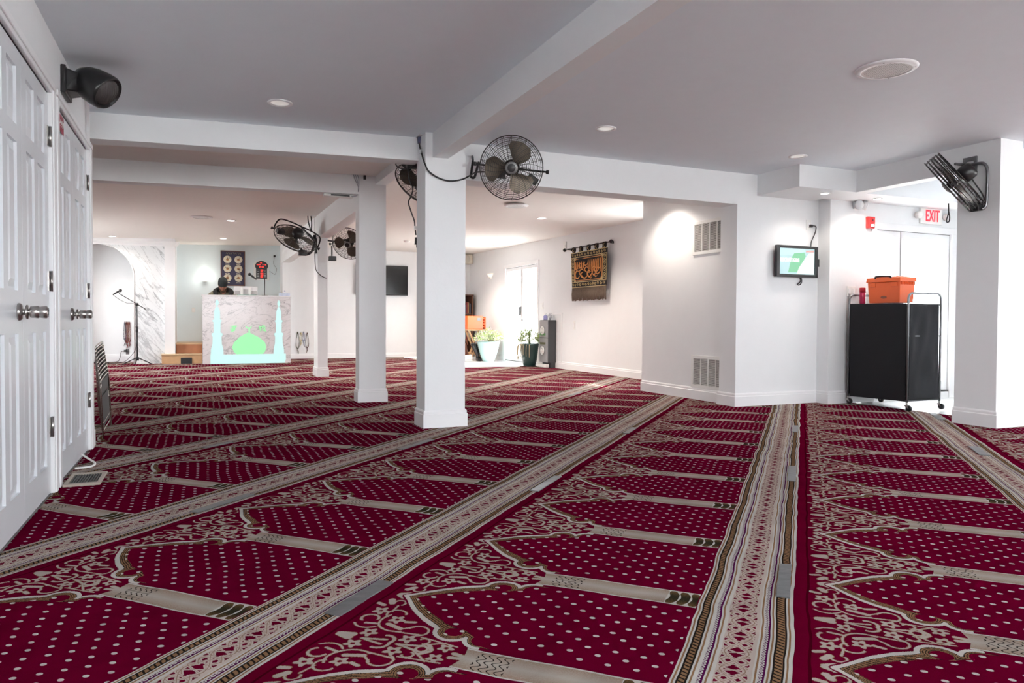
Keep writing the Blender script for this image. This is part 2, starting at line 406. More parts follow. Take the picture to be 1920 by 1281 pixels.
# ---------------------------------------------------------------- setting: floor, carpet, ceiling
TILE=mat('white_floor_tile',(.72,.71,.70),.3)
struct('floor',MB().box((-3.6,-3.7,-.2),(9.3,17.3,-.012)),TILE)
struct('ground',MB().box((-30,-40,-.4),(50,50,-.25)),mat('pale_concrete',(.6,.6,.58),.9))
m=MB()
m.prism([(-.675,-3.44),(8.99,-3.44),(8.99,3.835),(5.995,3.835),(5.995,4.205),(6.45,4.205),(6.45,5.655),(6.095,5.655),(6.095,5.815),(4.995,5.815),(4.995,6.07),(5.065,6.07),(5.065,7.625),(6.045,7.625),(6.045,12.57),(4.4,12.57),(4.4,16.595),(1.81,16.595),(1.81,16.3),(1.67,16.3),(1.67,15.09),(.03,15.09),(.03,15.39),(-.66,15.39),(-.66,15.69),(-1.185,15.69),(-1.185,16.49),(-2.365,16.49),(-2.365,15.69),(-3.395,15.69),(-3.395,5.63),(-.675,5.63)],2,-.012,0)
tag(obj('carpet',m,CARPET),'wall-to-wall crimson prayer carpet woven with rows of beige arches and dots','carpet')
def ceil_quad(m,x0,x1,y0,y1,z00,z10,z11,z01):
    m.hexa([(x0,y0,z00),(x1,y0,z10),(x1,y1,z11),(x0,y1,z01)],[(x0,y0,2.66),(x1,y0,2.66),(x1,y1,2.66),(x0,y1,2.66)])
m=MB()
ceil_quad(m,-.85,1.77,-3.6,5.85,2.285,2.362,2.362,2.285)
ceil_quad(m,1.77,5.9,-3.6,5.85,2.375,2.375,2.375,2.375)
ceil_quad(m,5.9,9.2,-3.6,5.85,2.375,2.375,2.375,2.375)
m.m=1
ceil_quad(m,-3.6,1.70,5.85,7.62,2.27,2.375,2.375,2.27)
ceil_quad(m,-3.6,1.70,7.62,17.2,2.25,2.40,2.53,2.36)
ceil_quad(m,1.70,6.2,5.85,17.2,2.34,2.33,2.49,2.50)
m.m=0
m.box((-3.7,-3.7,2.66),(9.4,17.4,2.8))  # unseen slab over all zones, added to block sky light
struct('ceiling',m,[CEIL,CEILB])
# walls
struct('wall_left',MB().box((-.84,-3.6,0),(-.68,2.86,2.5)).box((-.84,2.86,1.965),(-.68,5.44,2.5)).box((-.84,4.17,0),(-.68,4.31,1.965)).box((-.84,5.42,0),(-.68,5.62,2.5)),WALL)
struct('wall_closet_back',MB().box((-1.5,2.6,0),(-1.4,5.5,2.5)).box((-3.5,5.5,0),(-.84,5.62,2.5)).box((-1.5,2.6,0),(-.84,2.7,2.5)),WALL)
struct('wall_hall_left',MB().box((-3.56,5.5,0),(-3.4,17.2,.75)).box((-3.56,5.5,2.2),(-3.4,17.2,2.6)).box((-3.56,5.5,.75),(-3.4,12.6,2.2)).box((-3.56,14.4,.75),(-3.4,17.2,2.2)),WALL)
m=MB(); 
struct('wall_back',MB().box((1.80,16.6,0),(6.2,16.75,2.6)).box((1.64,16.35,0),(1.80,17.1,2.6)),WALL)
struct('wall_pulpit',MB().box((-.7,16.9,0),(1.7,17.05,2.6)),TEALW)
m=MB(); m.box((6.05,7.6,0),(6.2,7.75,2.6)).box((6.05,7.75,0),(6.2,8.85,.6)).box((6.05,7.75,2.1),(6.2,8.85,2.6)).box((6.05,8.85,0),(6.2,12.74,2.6)).box((6.05,14.35,0),(6.2,16.75,2.6)).box((6.05,12.74,1.995),(6.2,14.35,2.6)).box((6.05,12.74,-.1),(6.2,14.35,.012))
struct('wall_right_back',m,WALL)
m=MB(); m.box((5.0,5.82,0),(6.10,6.07,2.5)).box((5.07,6.07,0),(6.2,7.62,2.5))
struct('wall_vents',m,WALL)
m=MB(); m.box((6.10,5.66,0),(6.77,5.82,2.5)).box((8.0,5.66,0),(8.7,5.82,2.5)).box((6.77,5.66,1.885),(8.0,5.82,2.5)).box((6.77,5.66,-.1),(8.0,5.82,.07))
struct('wall_exit',m,WALL)
struct('wall_lobby',MB().box((8.6,3.84,0),(8.75,5.82,2.5)).box((6.28,3.84,0),(8.75,4.2,2.225)).box((6.28,3.98,2.225),(8.75,4.2,2.5)),WALL)
m=MB(); m.box((9.0,-3.6,0),(9.15,4.0,.75)).box((9.0,-3.6,2.05),(9.15,4.0,2.5)).box((9.0,-3.6,.75),(9.15,.5,2.05)).box((9.0,2.3,.75),(9.15,4.0,2.05))
struct('wall_right',m,WALL)
m=MB(); m.box((-.84,-3.6,0),(9.15,-3.45,.75)).box((-.84,-3.6,2.15),(9.15,-3.45,2.5)).box((-.84,-3.6,.75),(-.1,-3.45,2.15)).box((2.5,-3.6,.75),(4.3,-3.45,2.15)).box((6.9,-3.6,.75),(9.15,-3.45,2.15))
struct('wall_front',m,WALL)
def window(n,a,b,axis):
    """n, lower corner, upper corner; axis normal to the pane"""
    t=thing('window_%d'%n,'white framed window','window',a,kind='structure'); del t['label']; del t['category']
    m=MB(); x0,y0,z0=a; x1,y1,z1=b; f=.05
    if axis==1:
        m.box((x0,y0,z0),(x1,y1,z0+f)).box((x0,y0,z1-f),(x1,y1,z1)).box((x0,y0,z0+f),(x0+f,y1,z1-f)).box((x1-f,y0,z0+f),(x1,y1,z1-f)).box(((x0+x1)/2-f/2,y0,z0+f),((x0+x1)/2+f/2,y1,z1-f))
        p=MB().box((x0+f,(y0+y1)/2-.004,z0+f),(x1-f,(y0+y1)/2+.004,z1-f))
    else:
        m.box((x0,y0,z0),(x1,y1,z0+f)).box((x0,y0,z1-f),(x1,y1,z1)).box((x0,y0,z0+f),(x1,y0+f,z1-f)).box((x0,y1-f,z0+f),(x1,y1,z1-f)).box((x0,(y0+y1)/2-f/2,z0+f),(x1,(y0+y1)/2+f/2,z1-f))
        p=MB().box(((x0+x1)/2-.004,y0+f,z0+f),((x0+x1)/2+.004,y1-f,z1-f))
    obj('window_frame',m,TRIM,t); obj('pane',p,PANE,t)
window(1,(-.1,-3.55,.75),(2.5,-3.5,2.15),1); window(2,(4.3,-3.55,.75),(6.9,-3.5,2.15),1); window(3,(9.05,.5,.75),(9.1,2.3,2.05),0)
window(4,(-3.5,12.6,.75),(-3.45,14.4,2.2),0); window(5,(6.1,7.75,.6),(6.15,8.85,2.1),0)  # both unseen, added to bring more daylight into the hall and side area
# beams and soffits
def sbeam(name,x0,x1,y0,y1,z0,z1):
    o=MB().hexa([(x0,y0,z0),(x1,y0,z1),(x1,y1,z1),(x0,y1,z0)],[(x0,y0,2.6),(x1,y0,2.6),(x1,y1,2.6),(x0,y1,2.6)])
    return struct(name,o,WALL)
sbeam('beam_1',-.84,1.66,5.74,5.92,2.103,2.172)
sbeam('beam_2',1.96,5.0,5.82,6.07,2.065,2.058)
sbeam('beam_3',-3.5,1.53,7.54,7.70,2.07,2.176)
sbeam('beam_4',1.705,1.835,-3.6,5.56,2.163,2.166)
sbeam('beam_5',1.692,1.81,5.79,7.56,2.29,2.29)
sbeam('beam_6',1.627,1.80,7.72,11.3,2.108,2.112)
sbeam('beam_7',1.627,1.80,11.5,16.5,2.105,2.11)
struct('beam_8',MB().box((5.255,5.25,2.162),(6.01,5.84,2.6)).box((6.01,5.25,2.162),(8.7,5.68,2.6)),WALL)
struct('beam_9',MB().box((6.0,4.2,2.162),(6.14,5.25,2.6)),WALL)
# columns with their own baseboards
def profile_base(m,pts,z=.14,d=.018):
    """baseboard following an outline seen from the room: pts is a plan polyline, room on its left-hand normal"""
    n=len(pts)
    def off(k):
        o=[]
        for i in range(n):
            p=Vector(pts[i]).to_2d() if len(pts[i])>2 else Vector(pts[i]); dirs=[]
            if i>0: dirs.append((p-Vector(pts[i-1])).normalized())
            if i<n-1: dirs.append((Vector(pts[i+1])-p).normalized())
            nr=[Vector((-q.y,q.x)) for q in dirs]
            if len(nr)==1: o.append(p+nr[0]*k)
            else:
                s=nr[0]+nr[1]; o.append(p+s*(k/(1+nr[0].dot(nr[1]))))
        return o
    prof=[(0,0),(d,0),(d,z-.035),(d*.72,z-.03),(d*.72,z-.012),(d*.35,z),(0,z)]
    rings=[[(q.x,q.y,h) for q in off(k)] for k,h in prof]
    vs=[];fs=[]
    for r in rings: vs+=r
    for a in range(len(prof)-1):
        for i in range(n-1): fs.append((a*n+i,a*n+i+1,(a+1)*n+i+1,(a+1)*n+i))
    fs.append(tuple(a*n for a in range(len(prof)))); fs.append(tuple(a*n+n-1 for a in range(len(prof)))[::-1])
    m.add(vs,fs); return m
def column(i,x0,x1,y0,y1,z=2.6):
    o=MB().box((x0,y0,0),(x1,y1,z)); c=struct('column_%d'%i,o,WALL)
    m=MB(); profile_base(m,[(x0,y1),(x0,y0),(x1,y0),(x1,y1),(x0,y1)][::-1])
    obj('column_base',m,TRIM,c)
column(1,1.646,1.985,5.553,5.80); column(2,1.525,1.808,7.555,7.74); column(3,1.637,1.785,11.22,11.62)
column(4,6.0,6.28,3.84,4.2)
def base(name,pts,z=.14): return struct(name,profile_base(MB(),pts[::-1],z),TRIM)
base('baseboard_vents',[(6.06,7.60),(5.07,7.60),(5.07,6.07),(5.0,6.07),(5.0,5.82),(6.10,5.82),(6.10,5.66),(6.74,5.66)],.135)
base('baseboard_right',[(6.05,12.70),(6.05,7.62)],.13)
base('baseboard_right_back',[(6.05,16.6),(6.05,14.42)],.13)
base('baseboard_back',[(1.80,16.6),(6.05,16.6)],.11)
base('baseboard_left',[(-.68,5.545),(-.68,5.62),(-.84,5.62)],.14)
base('baseboard_lobby',[(6.3,3.84),(8.9,3.84)],.14)
base('baseboard_mihrab',[(-2.37,16.5),(-1.17,16.5)],.16)
# ---------------------------------------------------------------- closet doors in the left wall (face x=-.68)
def six_panel(y0,y1,parent,hinge_y):
    m=MB(); X=-.685; t=.02
    m.box((X-.03,y0,.008),(X-.006,y1,1.955))
    W=y1-y0; st=.085; mid=(y0+y1)/2
    zs=[(.15 if True else 0,.80),(.975,1.575),(1.645,1.88)]
    # rails and stiles stand proud of the sunk field
    m.box((X-.006,y0,.008),(X+.006,y0+st,1.955)); m.box((X-.006,y1-st,.008),(X+.006,y1,1.955)); m.box((X-.006,mid-.035,.15),(X+.006,mid+.035,1.88))
    for a,b in ((.008,.15),(1.88,1.955)): m.box((X-.006,y0+st,a),(X+.006,y1-st,b))
    for a,b in ((.80,.975),(1.575,1.645)): m.box((X-.006,y0+st,a),(X+.006,mid-.035,b)); m.box((X-.006,mid+.035,a),(X+.006,y1-st,b))
    for a,b in ((y0+st,mid-.035),(mid+.035,y1-st)):
        for c,d in zs:
            i=.013;j=.045
            m.add([(X-.005,a+i,c+i),(X-.005,b-i,c+i),(X-.005,b-i,d-i),(X-.005,a+i,d-i),(X+.004,a+j,c+j),(X+.004,b-j,c+j),(X+.004,b-j,d-j),(X+.004,a+j,d-j)],
                  [(4,5,6,7),(0,1,5,4),(1,2,6,5),(2,3,7,6),(3,0,4,7)])
    return obj('door_leaf',m,DOORP,parent)
def hinge(y,z,parent):
    m=MB(); m.box((-.682,y-.026,z-.048),(-.6745,y-.001,z+.048)); m.M=Matrix.Translation((-.669,y+.004,z-.05)); m.lathe([(.0058,0),(.0058,.1)],10)
    obj('hinge',m,STEEL,parent)
def knob(y,z,parent):
    m=MB(); m.M=Matrix.Translation((-.68,y,z))@Matrix.Rotation(pi/2,4,'Y')
    m.lathe([(.036,0),(.036,.007),(.031,.013),(.013,.015),(.012,.027),(.028,.028),(.030,.031),(.028,.034),(.013,.036),(.013,.040),(.024,.043),(.0255,.070),(.023,.073),(.022,.076),(.024,.080),(.0255,.098),(.022,.103),(.019,.104),(.017,.098),(.0001,.098)],28)
    obj('door_knob',m,STEEL,parent)
def closet(n,y0,y1,label_,casings):
    t=thing('door_%d'%n,label_,'door',(-.68,(y0+y1)/2,0),kind='structure')
    mid=(y0+y1)/2
    for a,b,h in ((y0+.003,mid-.002,y0),(mid+.002,y1-.003,y1)): six_panel(a,b,t,h)
    for z in (.33,1.045,1.75): hinge(y1-.002,z,t); hinge(y0+.012,z,t)
    knob(mid-.085,.888,t)
    m=MB()
    for a,b in casings:
        m.box((-.70,a,0),(-.662,b,1.965+.0)); m.box((-.662,a+.012,0),(-.655,b-.012,1.98))
    a=casings[0][0]; b=casings[-1][1]
    m.box((-.70,a,1.965),(-.662,b,2.025)); m.box((-.662,a,1.985),(-.652,b,2.015))
    obj('door_casing',m,TRIM,t,bevel=.003)
closet(1,3.0,4.14,'white six panel double closet door nearest the camera',[(2.93,2.995),(4.145,4.215)])
closet(2,4.33,5.43,'white six panel double closet door with a red sticker',[(4.25,4.325),(5.435,5.535)])
m=MB().box((-.679,4.44,1.855),(-.6765,4.575,1.945)); st=tag(obj('door_sticker',m,mat('faded_red_paper',(.32,.02,.05),.5)),'faded red sign sticker at the top of the closet door','sticker')
m=MB().tube([(-.6755,4.455+.012*i,1.905+.012*((i*7)%3-1)) for i in range(10)],.0022,5).tube([(-.6755,4.46+.012*i,1.885) for i in range(8)],.0016,5)
obj('sticker_writing',m,WHITEP,st)
# black bracket speaker above the closet door
t=thing('wall_speaker','round-backed black loudspeaker bracketed high on the wall above the closet doors','speaker',(-.68,4.65,2.13))
m=MB().box((-.68,4.50,2.07),(-.655,4.72,2.22)).hexa([(-.66,4.52,2.09),(-.60,4.58,2.10),(-.60,4.68,2.10),(-.66,4.70,2.09)],[(-.66,4.52,2.21),(-.60,4.56,2.2),(-.60,4.68,2.2),(-.66,4.70,2.21)])
obj('bracket',m,BLACKP,t,bevel=.006)
ax=Vector((.70,-.28,-.42)).normalized(); R=ax.to_track_quat('Z','Y').to_matrix().to_4x4()
m=MB(); m.M=Matrix.Translation((-.545,4.635,2.165))@R@Matrix.Rotation(radians(25),4,'Z')@Matrix.Diagonal((1,.86,1,1))
m.lathe([(.001,-.10),(.04,-.096),(.07,-.08),(.095,-.045),(.108,0),(.113,.05),(.112,.085),(.104,.10),(.10,.10),(.096,.086),(.0001,.08)],30)
obj('body',m,mat('satin_black_shell',(.010,.010,.011),.28),t)
m=MB(); m.M=Matrix.Translation((-.545,4.635,2.165))@R@Matrix.Rotation(radians(25),4,'Z')@Matrix.Diagonal((1,.86,1,1))
m.lathe([(.085,.087),(.08,.096),(.0001,.104)],30,cap=False)
for k in range(-4,5):
    h=sqrt(.085**2-(k*.018)**2); m.tube([(k*.018,-h,.094),(k*.018,0,.108),(k*.018,h,.094)],.0016,5)
obj('speaker_grille',m,mat('grille_grey',(.06,.05,.05),.5),t)
# white cable loop at the closet casing foot
m=MB().tube(smoothpts([(-.66,4.98,.05),(-.62,4.93,.03),(-.575,4.86,.012),(-.58,4.78,.008),(-.62,4.75,.008),(-.66,4.74,.008)]),.006,7)
tag(obj('white_cable',m,WHITEP),'white cable loop lying on the carpet against the closet door foot','cable')
# floor register
t=thing('floor_register','beige floor vent plate on the carpet beside the closet doors','vent',(-.565,4.405,0))
m=MB().box((-.65,4.26,.0),(-.48,4.30,.012)).box((-.65,4.54,0),(-.48,4.58,.012)).box((-.65,4.30,0),(-.63,4.54,.012)).box((-.50,4.30,0),(-.48,4.54,.012))
obj('frame',m,mat('beige_enamel',(.42,.36,.30),.4),t,bevel=.003)
m=MB().box((-.63,4.30,0.001),(-.50,4.54,.005))
for k in range(10): m.box((-.627+k*.0128,4.305,.004),(-.621+k*.0128,4.535,.010))
obj('grate',m,mat('dark_green_grey',(.07,.08,.07),.5),t)
# ---------------------------------------------------------------- doors with glass
def glazed(n,axis,c,a,b,mid,z0,z1,label_):
    t=thing('door_%d'%n,label_,'door',((a+b)/2,c,z0) if axis==1 else (c,(a+b)/2,z0),kind='structure')
    def B(m,p0,p1,q0,q1,d0,d1):
        if axis==1: m.box((p0,c+d0,q0),(p1,c+d1,q1))
        else: m.box((c+d0,p0,q0),(c+d1,p1,q1))
    m=MB(); f=.03
    B(m,a-.075,a+f*.4,0,z1+.07,-.012,.10); B(m,b-f*.4,b+.075,0,z1+.07,-.012,.10); B(m,a-.075,b+.075,z1,z1+.07,-.014,.10)
    obj('door_frame',m,TRIM,t,bevel=.003)
    for k,(p,q) in enumerate(((a+.012,mid-.006),(mid+.006,b-.012))):
        m=MB(); w_=.055
        B(m,p,p+w_,z0+.012,z1-.008,.02,.06); B(m,q-w_,q,z0+.012,z1-.008,.02,.06); B(m,p+w_,q-w_,z0+.012,z0+.12,.02,.06); B(m,p+w_,q-w_,z1-.07,z1-.008,.02,.06)
        l=obj('door_leaf',m,TRIM,t)
        m=MB(); B(m,p+w_,q-w_,z0+.12,z1-.07,.038,.044); obj('pane',m,PANE,l)
    m=MB(); B(m,mid-.006,mid+.006,z0,z1,.022,.03); B(m,b-.013,b-.004,z0,z1,.018,.03); B(m,a+.012,b-.012,z0-.002,z0+.012,.0,.05); B(m,a+.005,b-.005,z1-.008,z1-.002,.018,.03)
    obj('weatherstrip',m,BLACKP,t)
    return t
d3=glazed(3,1,5.66,6.77,8.0,7.183,.075,1.888,'glazed white double exit door full of daylight')
d4=glazed(4,0,6.05,12.74,14.35,13.53,.02,1.992,'glazed white double door to the side garden')
obj('door_handle',MB().box((6.03,13.56,.98),(6.06,13.585,1.165)),BLACKM,d4); obj('door_lock',MB().box((6.045,13.45,.875),(6.065,13.485,.90)),BLACKM,d4)
# ---------------------------------------------------------------- ceiling fittings
def recessed(x,y,z,lit,label_,grp=None,r=.082,pw=14):
    t=thing('recessed_light',label_,'ceiling light',(x,y,z),grp)
    m=MB(); m.M=Matrix.Translation((x,y,z)); m.lathe([(r*.72,-.001),(r*.74,-.004),(r,-.005),(r,.004),(r*.72,.004)],28,cap=False); obj('trim_ring',m,TRIM,t)
    m=MB(); m.M=Matrix.Translation((x,y,z)); m.disc((0,0,.0),r*.73); 
    obj('lamp',m,mat('lit_lamp',(1,1,1),emit=(1,.95,.88),es=14) if lit else mat('unlit_lamp_glow',(.85,.84,.8),.25,emit=(1,.96,.9),es=.25),t)  # unlit lenses carry a faint painted glow
    if lit:
        l=bpy.data.lights.new('downlight','SPOT'); l.energy=pw; l.spot_size=radians(140); l.spot_blend=.6; l.shadow_soft_size=.06; l.color=(1,.89,.78)
        o=bpy.data.objects.new('downlight',l); COL.objects.link(o); o.location=(x,y,z-.03); o.parent=t; o.matrix_parent_inverse=Matrix.Translation((-x,-y,-z))
GF='recessed lights in the front ceiling'; GB='recessed lights glowing in the back ceilings'
recessed(.497,5.1,2.321,False,'unlit recessed light in the ceiling left of the long beam',GF)
recessed(2.923,4.922,2.374,False,'unlit recessed light in the ceiling behind the round black fan',GF)
recessed(4.993,5.012,2.374,False,'unlit recessed light beside the dropped soffit corner',GF)
recessed(4.64,9.64,2.386,True,'glowing recessed light above the tapestry wall',GB,.075,95)
recessed(3.5,11.0,2.408,True,'added unseen light in the side area ceiling behind the front column',GB,.075,170)  # lamp added out of sight behind the column to brighten the back wall
recessed(4.6,14.45,2.458,True,'added unseen light before the bookcase, behind the front column',GB,.075,170)  # second added lamp, also hidden by the column, lifting the back right area
recessed(5.76,5.42,2.160,True,'small lit recessed light under the soffit above the monitor wall','recessed lights under the soffit by the exit',.05,9)
recessed(6.5,5.42,2.160,True,'small lit recessed light under the soffit nearest the exit door','recessed lights under the soffit by the exit',.05,16)
recessed(4.72,6.95,2.338,True,'recessed light washing the top of the vent wall',GB,.07,38)
recessed(.45,12.2,2.423,True,'glowing recessed light above the middle of the hall',GB,.075,95)
recessed(-1.5,15.3,2.402,True,'glowing recessed light beside the arched niche',GB,.075,26)
recessed(.42,15.35,2.463,True,'glowing recessed light above the pulpit steps',GB,.075,26)
def ceil_speaker(x,y,z,r,label_,emit=False):
    t=thing('ceiling_speaker',label_,'ceiling speaker',(x,y,z),'round ceiling speakers')
    m=MB(); m.M=Matrix.Translation((x,y,z)); m.lathe([(r*.78,-.012),(r*.80,-.014),(r*.93,-.010),(r,-.002),(r,.003),(r*.78,.003)],40,cap=False); obj('rim',m,TRIM,t)
    m=MB(); m.M=Matrix.Translation((x,y,z-.010)); m.disc((0,0,0),r*.79,40); g=obj('grille',m,mat('perforated_white',(.90,.90,.88),.5),t)
    m=MB(); m.M=Matrix.Translation((x,y,z-.0108))
    for i in range(-9,10):
        for j in range(-9,10):
            px,py=(i+.5*(j%2))*r*.082,j*r*.075
            if hypot(px,py)<r*.7: m.disc((px,py,0),r*.022,6)
    for k in range(4): m.disc((r*.88*cos(k*pi/2+.6),r*.88*sin(k*pi/2+.6),-.0035),r*.03,8)
    obj('perforations',m,mat('hole_grey',(.32,.31,.30),.7),g,kind='stuff')
ceil_speaker(3.755,3.085,2.374,.172,'large round perforated white speaker in the ceiling at the right front')
ceil_speaker(3.74,8.52,2.35,.155,'round white speaker in the warm lit ceiling behind the round fan')
ceil_speaker(.02,11.83,2.405,.155,'round white speaker in the hall ceiling before the pulpit')
def detector(x,y,z,label_):
    m=MB(); m.M=Matrix.Translation((x,y,z)); m.lathe([(.065,0),(.065,-.018),(.05,-.036),(.0001,-.038)],20)
    tag(obj('smoke_detector',m,WHITEP),label_,'smoke detector','smoke detectors')
detector(3.76,13.95,2.448,'white smoke detector on the ceiling above the wall television'); detector(5.6,13.8,2.445,'white smoke detector on the ceiling near the side garden door')
# outlet plate at the head of the front column
m=MB().box((1.62,5.62,2.352),(1.76,5.74,2.362)); tag(obj('ceiling_outlet',m,WHITEP),'white outlet plate on the ceiling at the head of the front column','outlet')
# ---------------------------------------------------------------- wall fans
def frame_from(n,up=(0,0,1)):
    z=Vector(n).normalized(); x=Vector(up).cross(z).normalized(); y=z.cross(x)
    return Matrix(((x.x,y.x,z.x,0),(x.y,y.y,z.y,0),(x.z,y.z,z.z,0),(0,0,0,1)))
BLADE=mat('brown_grey_blade',(.16,.13,.10),.35,.5)
def fan(c,n,R,mount,label_,yoke_roll=0,blade0=0,box_at=None,dk=.34,yoke=True,pw=3,ex=.6):
    """c cage centre, n the way it blows, R cage radius, mount the point on the wall or column"""
    t=thing('wall_fan',label_,'fan',mount,'black wall mounted cage fans')
    M=Matrix.Translation(c)@frame_from(n); d=R*dk
    def prof(a): # cage outline radius fraction -> z front
        return d*.5*max(0,1-a**pw)**ex+.012*R
    m=MB(); m.M=M; wr=R*.007
    for k in range(15):
        a=.20+.80*k/14; zz=prof(a)
        pts=[(R*a*cos(2*pi*j/40),R*a*sin(2*pi*j/40),zz) for j in range(40)]; m.tube(pts,wr*.8,4,closed=True)
        if k%2==1 or k==14: m.tube([(p[0],p[1],-p[2]) for p in pts],wr*.8,4,closed=True)
    for j in range(24 if pw==3 else 44):
        t0=2*pi*j/24
        f=[(R*a*cos(t0+.5*(1-a)),R*a*sin(t0+.5*(1-a)),prof(a)) for a in ((.15,.3,.45,.6,.75,.88,.95,1.0) if pw==3 else (.15,.5,.8,.97,.999,1.0))]
        m.tube(f,wr,4)
        m.tube([(R*a*cos(t0),R*a*sin(t0),-prof(a)) for a in ((.2,.45,.7,.88,.95,1.0) if pw==3 else (.2,.6,.97,.999,1.0))],wr,4)
    for z in ((-.012*R,.012*R) if pw==3 else (-d*.5,-d*.3,-d*.1,d*.1,d*.3,d*.5)): m.tube([(R*cos(2*pi*j/48),R*sin(2*pi*j/48),z) for j in range(48)],wr*2.4,6,closed=True)
    obj('cage',m,CAGE,t)
    for b in range(3):
        m=MB(); m.M=M@Matrix.Rotation(blade0+b*2*pi/3,4,'Z')
        vs=[];fs=[]; nr,na=7,7
        for i in range(nr+1):
            r=R*(.12+.74*i/nr); u=i/nr; half=.28+.34*sin(pi*min(1,u*.62+.12)); tw=.045*R
            if i==nr: half*=.82
            for j in range(na+1):
                q=-1+2*j/na; a=q*half+.28*u
                rr=r*(1-.06*q*q*(u>.8))
                vs.append((rr*cos(a),rr*sin(a),-q*tw*(2.2-u)+.004*sin(q*3)))
        N=len(vs); vs+=[(p[0],p[1],p[2]-.003) for p in vs]
        for i in range(nr):
            for j in range(na):
                a=i*(na+1)+j; fs.append((a,a+1,a+na+2,a+na+1)); fs.append((N+a,N+a+na+1,N+a+na+2,N+a+1))
        m.add(vs,fs,True); obj('blade',m,BLADE,t)
    m=MB(); m.M=M; m.lathe([(R*.10,-d*.2),(R*.11,d*.30),(R*.09,d*.42)],20); obj('hub',m,BLACKP,t)
    m=MB(); m.M=M; m.lathe([(R*.20,d*.44),(R*.20,d*.56),(R*.185,d*.60),(R*.135,d*.62)],28); bd=obj('badge',m,mat('grey_badge',(.20,.20,.20),.35,.5),t)
    m=MB(); m.M=M; m.lathe([(R*.13,d*.55),(R*.13,d*.635),(R*.12,d*.65)],24)
    obj('badge_centre',m,BLACKP,bd)
    m=MB(); m.M=M; m.lathe([(R*.12,-d*.45),(R*.24,-d*.5),(R*.26,-d*.8),(R*.24,-d*1.25),(R*.18,-d*1.4),(.0001,-d*1.42)],24); obj('motor',m,BLACKP,t)
    # yoke: bent tube held at both sides of the cage rim, passing behind
    Y=M@Matrix.Rotation(yoke_roll,4,'Z')
    loc=[(R*1.04,0,0),(R*1.04,0,-d*.8),(R*.95,0,-d*1.7),(R*.6,0,-d*2.0),(0,0,-d*2.05),(-R*.6,0,-d*2.0),(-R*.95,0,-d*1.7),(-R*1.04,0,-d*.8),(-R*1.04,0,0)]
    if yoke: m=MB(); m.tube(smoothpts([Y@Vector(p) for p in loc],4),R*.034,8); obj('yoke',m,BLACKM,t)
    for sx in ((1,-1) if yoke else ()):
        m=MB(); m.M=Y@Matrix.Translation((sx*R*1.02,0,0))@Matrix.Rotation(sx*pi/2,4,'Y'); m.lathe([(R*.03,-.01),(R*.03,.02),(R*.07,.024),(R*.07,.045)],10); obj('clamp_knob',m,BLACKP,t)
    if not yoke: return t,M,M@Vector((0,0,-d)),d
    m=MB(); m.M=Y@Matrix.Translation((R*.72,-R*.28 if box_at is None else box_at,-d*.55))@Matrix.Rotation(radians(-30),4,'Z'); m.box((-R*.17,-R*.12,-R*.10),(R*.17,R*.12,R*.10)); m.box((-R*.06,-R*.16,-R*.05),(R*.06,-R*.12,R*.05)); obj('control_box',m,BLACKP,t,bevel=.005)
    back=Y@Vector((0,0,-d*2.05))
    return t,M,back,d
def cord(pts,r,parent,name='cord',mt=None): 
    m=MB().tube(smoothpts(pts,8),r,7); return obj(name,m,mt or BLACKP,parent)
# 1 round fan beside the front column, on beam 2
c=(2.285,5.31,2.085); n=Vector((-2.3,-5.5,-1.20))
t,M,bk,d=fan(c,n,.252,(2.17,5.815,2.17),'round black cage fan hung on the white header right of the front column',radians(-6),radians(50))
m=MB().box((2.32,5.800,2.10),(2.44,5.818,2.24)); m.tube(smoothpts([(2.38,5.80,2.17),(2.39,5.77,2.17),tuple(bk)]),.012,8); obj('bracket',m,BLACKM,t,bevel=.003)
m=MB().tube(smoothpts([(2.13,5.79,2.26),(2.10,5.70,2.20),(2.075,5.66,2.11),(2.06,5.63,2.055),(2.085,5.62,2.05),(2.12,5.66,2.12),(2.16,5.72,2.20)]),.011,8); obj('strap',m,BLACKM,t)
cord([(1.635,5.700,2.32),(1.635,5.68,2.27),(1.636,5.632,2.21),(1.636,5.575,2.14),(1.64,5.54,2.10),(1.666,5.535,2.050),(1.741,5.535,2.005),(1.839,5.535,1.985),(1.943,5.535,2.005),(2.02,5.55,2.045),(2.10,5.60,2.09),(2.2,5.6,2.1)],.0065,t)
obj('plug',MB().hexa([(1.626,5.690,2.30),(1.644,5.690,2.30),(1.644,5.712,2.30),(1.626,5.712,2.30)],[(1.624,5.686,2.352),(1.646,5.686,2.352),(1.646,5.718,2.352),(1.624,5.718,2.352)]),mat('navy_plug',(.03,.03,.09),.4),t)
obj('cord_tag',MB().box((1.628,5.625,2.205),(1.634,5.66,2.24)),WHITEP,t)
